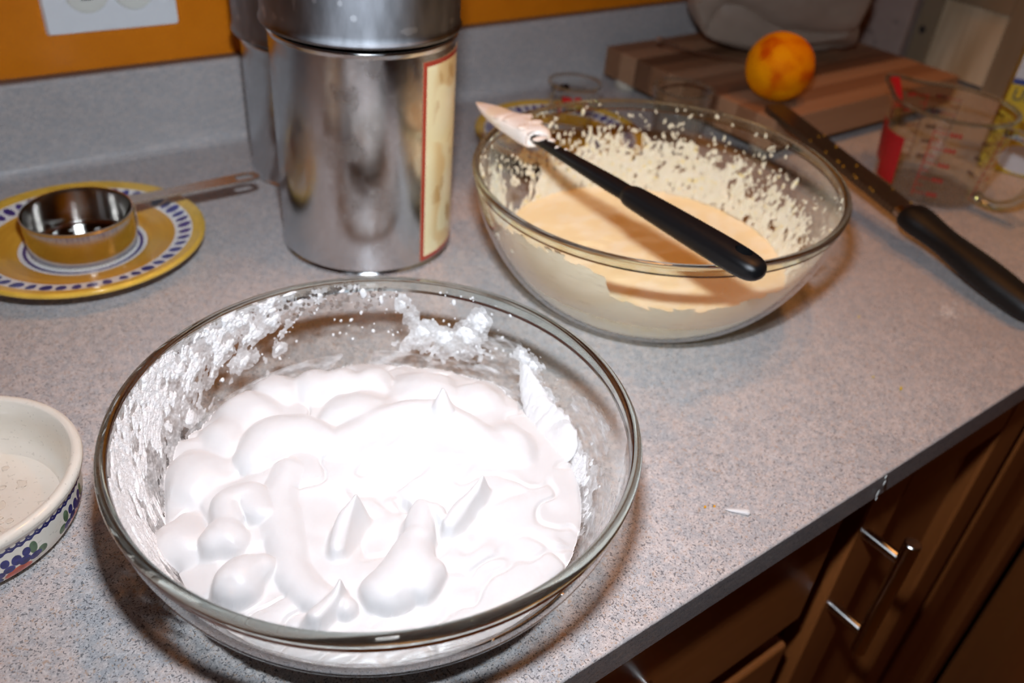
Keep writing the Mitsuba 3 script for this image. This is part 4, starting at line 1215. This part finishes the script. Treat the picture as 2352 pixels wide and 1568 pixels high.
# ------------------------------------------------------------------ rasp grater leaning on the board
ga, gb = np.array([0.7427, 0.5186, 0.0552]), np.array([0.6745, 0.2065, 0.0185])
gd = (gb - ga) / np.linalg.norm(gb - ga); gs = np.cross(gd, [0, 0, 1.0]); gs /= np.linalg.norm(gs); gn = np.cross(gs, gd)
if gn[2] < 0: gn = -gn
LG = np.linalg.norm(gb - ga)


def g_at(s, a=0.0, b=0.0): return ga + gd * s + gs * a + gn * b


def f_rasp(p, n, uv):
    A, D, S = ([float(v) for v in w] for w in (ga, gd, gs))
    x = (p.x - A[0]) * D[0] + (p.y - A[1]) * D[1] + (p.z - A[2]) * D[2]
    y = (p.x - A[0]) * S[0] + (p.y - A[1]) * S[1] + (p.z - A[2]) * S[2]
    k = x * 420; j = y * 330 + 0.5 * dr.select(dr.abs(dr.floor(k) / 2 - dr.floor(dr.floor(k) / 2)) > 0.2, 1.0, 0.0)
    tooth = smoothstep(0.30, 0.46, dr.sqrt(dr.square(k - dr.floor(k) - .5) + dr.square(j - dr.floor(j) - .5)))
    return mix((0.03, 0.02, 0.012), (0.24, 0.17, 0.11), tooth)


mat('rasp', {'type': 'principled', 'base_color': proc(f_rasp), 'roughness': 0.30, 'metallic': 0.85})
SB = 0.2100
wv = []
half, fl_, tk = .0125, .0062, .0007
poly = [(-half, -fl_), (-half, 0), (half, 0), (half, -fl_), (half - tk, -fl_), (half - tk, -tk), (-half + tk, -tk), (-half + tk, -fl_)]
st = np.array([0.0, .012, .012001, SB]); sc = np.array([.80, 1.0, 1.0, 1.0])
v_ = np.array([[g_at(s, a * k_, b) for a, b in poly] for s, k_ in zip(st, sc)])
kq = len(poly)
f_ = []
for i in range(len(st) - 1):
    for j in range(kq):
        a, b, c, d = i * kq + j, i * kq + (j + 1) % kq, (i + 1) * kq + (j + 1) % kq, (i + 1) * kq + j
        f_ += [(a, b, c), (a, c, d)]
for i in (0, len(st) - 1):
    for a, b, c in ((0, 1, 6), (0, 6, 7), (1, 2, 5), (1, 5, 6), (2, 3, 4), (2, 4, 5)): f_.append((i * kq + a, i * kq + b, i * kq + c))
gm = trimesh.Trimesh(v_.reshape(-1, 3), np.array(f_), process=False); gm.fix_normals()
hs = np.array([.2010, .2030, .2080, .2180, .2320, .2480, .2660, .2860, .3040, .3180, .3300, .3390, .3440, .3460]); hw = np.array([.0090, .0140, .0164, .0166, .0148, .0140, .0148, .0158, .0158, .0148, .0136, .0120, .0080, .0010]); hh = np.array([.0060, .0090, .0106, .0110, .0102, .0098, .0104, .0110, .0110, .0106, .0102, .0090, .0064, .0010])
hp = smooth_profile(np.stack([hs, hw, hh], 1), 4)
obj('grater', sweep([g_at(s, 0, -.0025) for s in hp[:, 0]], hp[:, 1], hp[:, 2], gs, n=36, power=2.4), 'black_rubber', smooth=40)
lab('grater', 'long rasp grater with a black handle propped on the cutting board', 'grater')
obj('grater__blade', gm, 'rasp', smooth=False)
lab('grater__blade', 'narrow toothed metal blade')
obj('grater__collar', sweep([g_at(s, 0, -.0025) for s in (.1950, .1965, .2040)], [.0118, .0126, .0130], [.0050, .0058, .0070], gs, n=28, power=3), 'steel_brushed', smooth=40)
zs_ = []
for k in range(16):
    s = rng.uniform(.06, .20); a_ = rng.choice([-1, 1]) * rng.uniform(.008, .0128) if rng.random() < .7 else rng.uniform(-.012, .012)
    zs_.append(blob(g_at(s, a_, .0004), gn, *rng.uniform(.0005, .0014, 2), .0006, rng.uniform(0, 3), 1, .8, k))
rough_plastic('zest', (0.72, 0.34, 0.01), 0.3)
rough_plastic('zest_yellow', (0.70, 0.52, 0.02), 0.3)
obj('grater__zest', cat(*zs_), 'zest', smooth=True)
lab('grater__zest', 'bits of orange zest caught on the blade', kind='stuff')

# ------------------------------------------------------------------ crumbs and drips on the worktop
d0, d1 = np.array([0.3148, 0.1817, .0008]), np.array([0.3250, 0.1716, .0015])
tt = np.linspace(0, 1, 12)
dr_w = np.interp(tt, [0, .2, .5, .75, .92, 1], [.0002, .0011, .0016, .0020, .0023, .0006])
obj('foam_drip', sweep([d0 * (1 - t) + d1 * t for t in tt], dr_w, dr_w * .75, (1, 1, 0), n=20), 'foam', smooth=True)
lab('foam_drip', 'small white tear shaped drip of egg white on the worktop', 'drip')
for k, (x, y, a_, b_, m_, lb) in enumerate(((0.3068, 0.1893, .0011, .0007, 'zest', 'tiny orange crumb of zest left of the white drip, the further from it'), (0.3118, 0.1868, .0009, .0007, 'zest', 'tiny orange crumb of zest just beside the white drip'),
        (0.5079, 0.1938, .0026, .0008, 'zest_yellow', 'yellow shred of zest near the worktop edge'), (0.5018, 0.2122, .0011, .0006, 'zest_yellow', 'smaller yellow crumb of zest behind the yellow shred'),
        (0.5600, 0.2650, .0020, .0006, 'zest_yellow', 'faint yellow shred of zest between the batter bowl and the grater'))):
    key = 'zest_crumb' + ('' if k == 0 else f'_{k:03d}')
    obj(key, blob((x, y, .0004), (0, 0, 1), a_, b_, .0005, 0.45, 2, .5, k), m_, smooth=True); lab(key, lb, 'zest', 'zest crumbs on the worktop')
ed = []
for k, (x, z, a_, b_) in enumerate(((0.4255, -.004, .0008, .0016), (0.4275, -.010, .0009, .0024), (0.4250, -.018, .0012, .0034), (0.4262, -.023, .0008, .0016))):
    ed.append(blob((x, YF - .0001, z), (0, -1, 0), a_, b_, .0004, 0, 2, .5, k))
obj('dried_drip', cat(*ed), 'foam_veil' if False else 'flour', smooth=True)
lab('dried_drip', 'dried white drip running down the front edge of the worktop', 'drip')
fs = []
for k in range(40):
    fs.append(blob((0.6340 + rng.normal(0, .006), 0.2330 + rng.normal(0, .004), .00012), (0, 0, 1), *rng.uniform(.0004, .0012, 2), .0002, rng.uniform(0, 3), 1, .6, k))
obj('flour_smudge', cat(*fs), 'flour', smooth=True)
lab('flour_smudge', 'faint white smudge of flour beside the grater handle', 'flour', kind='stuff')
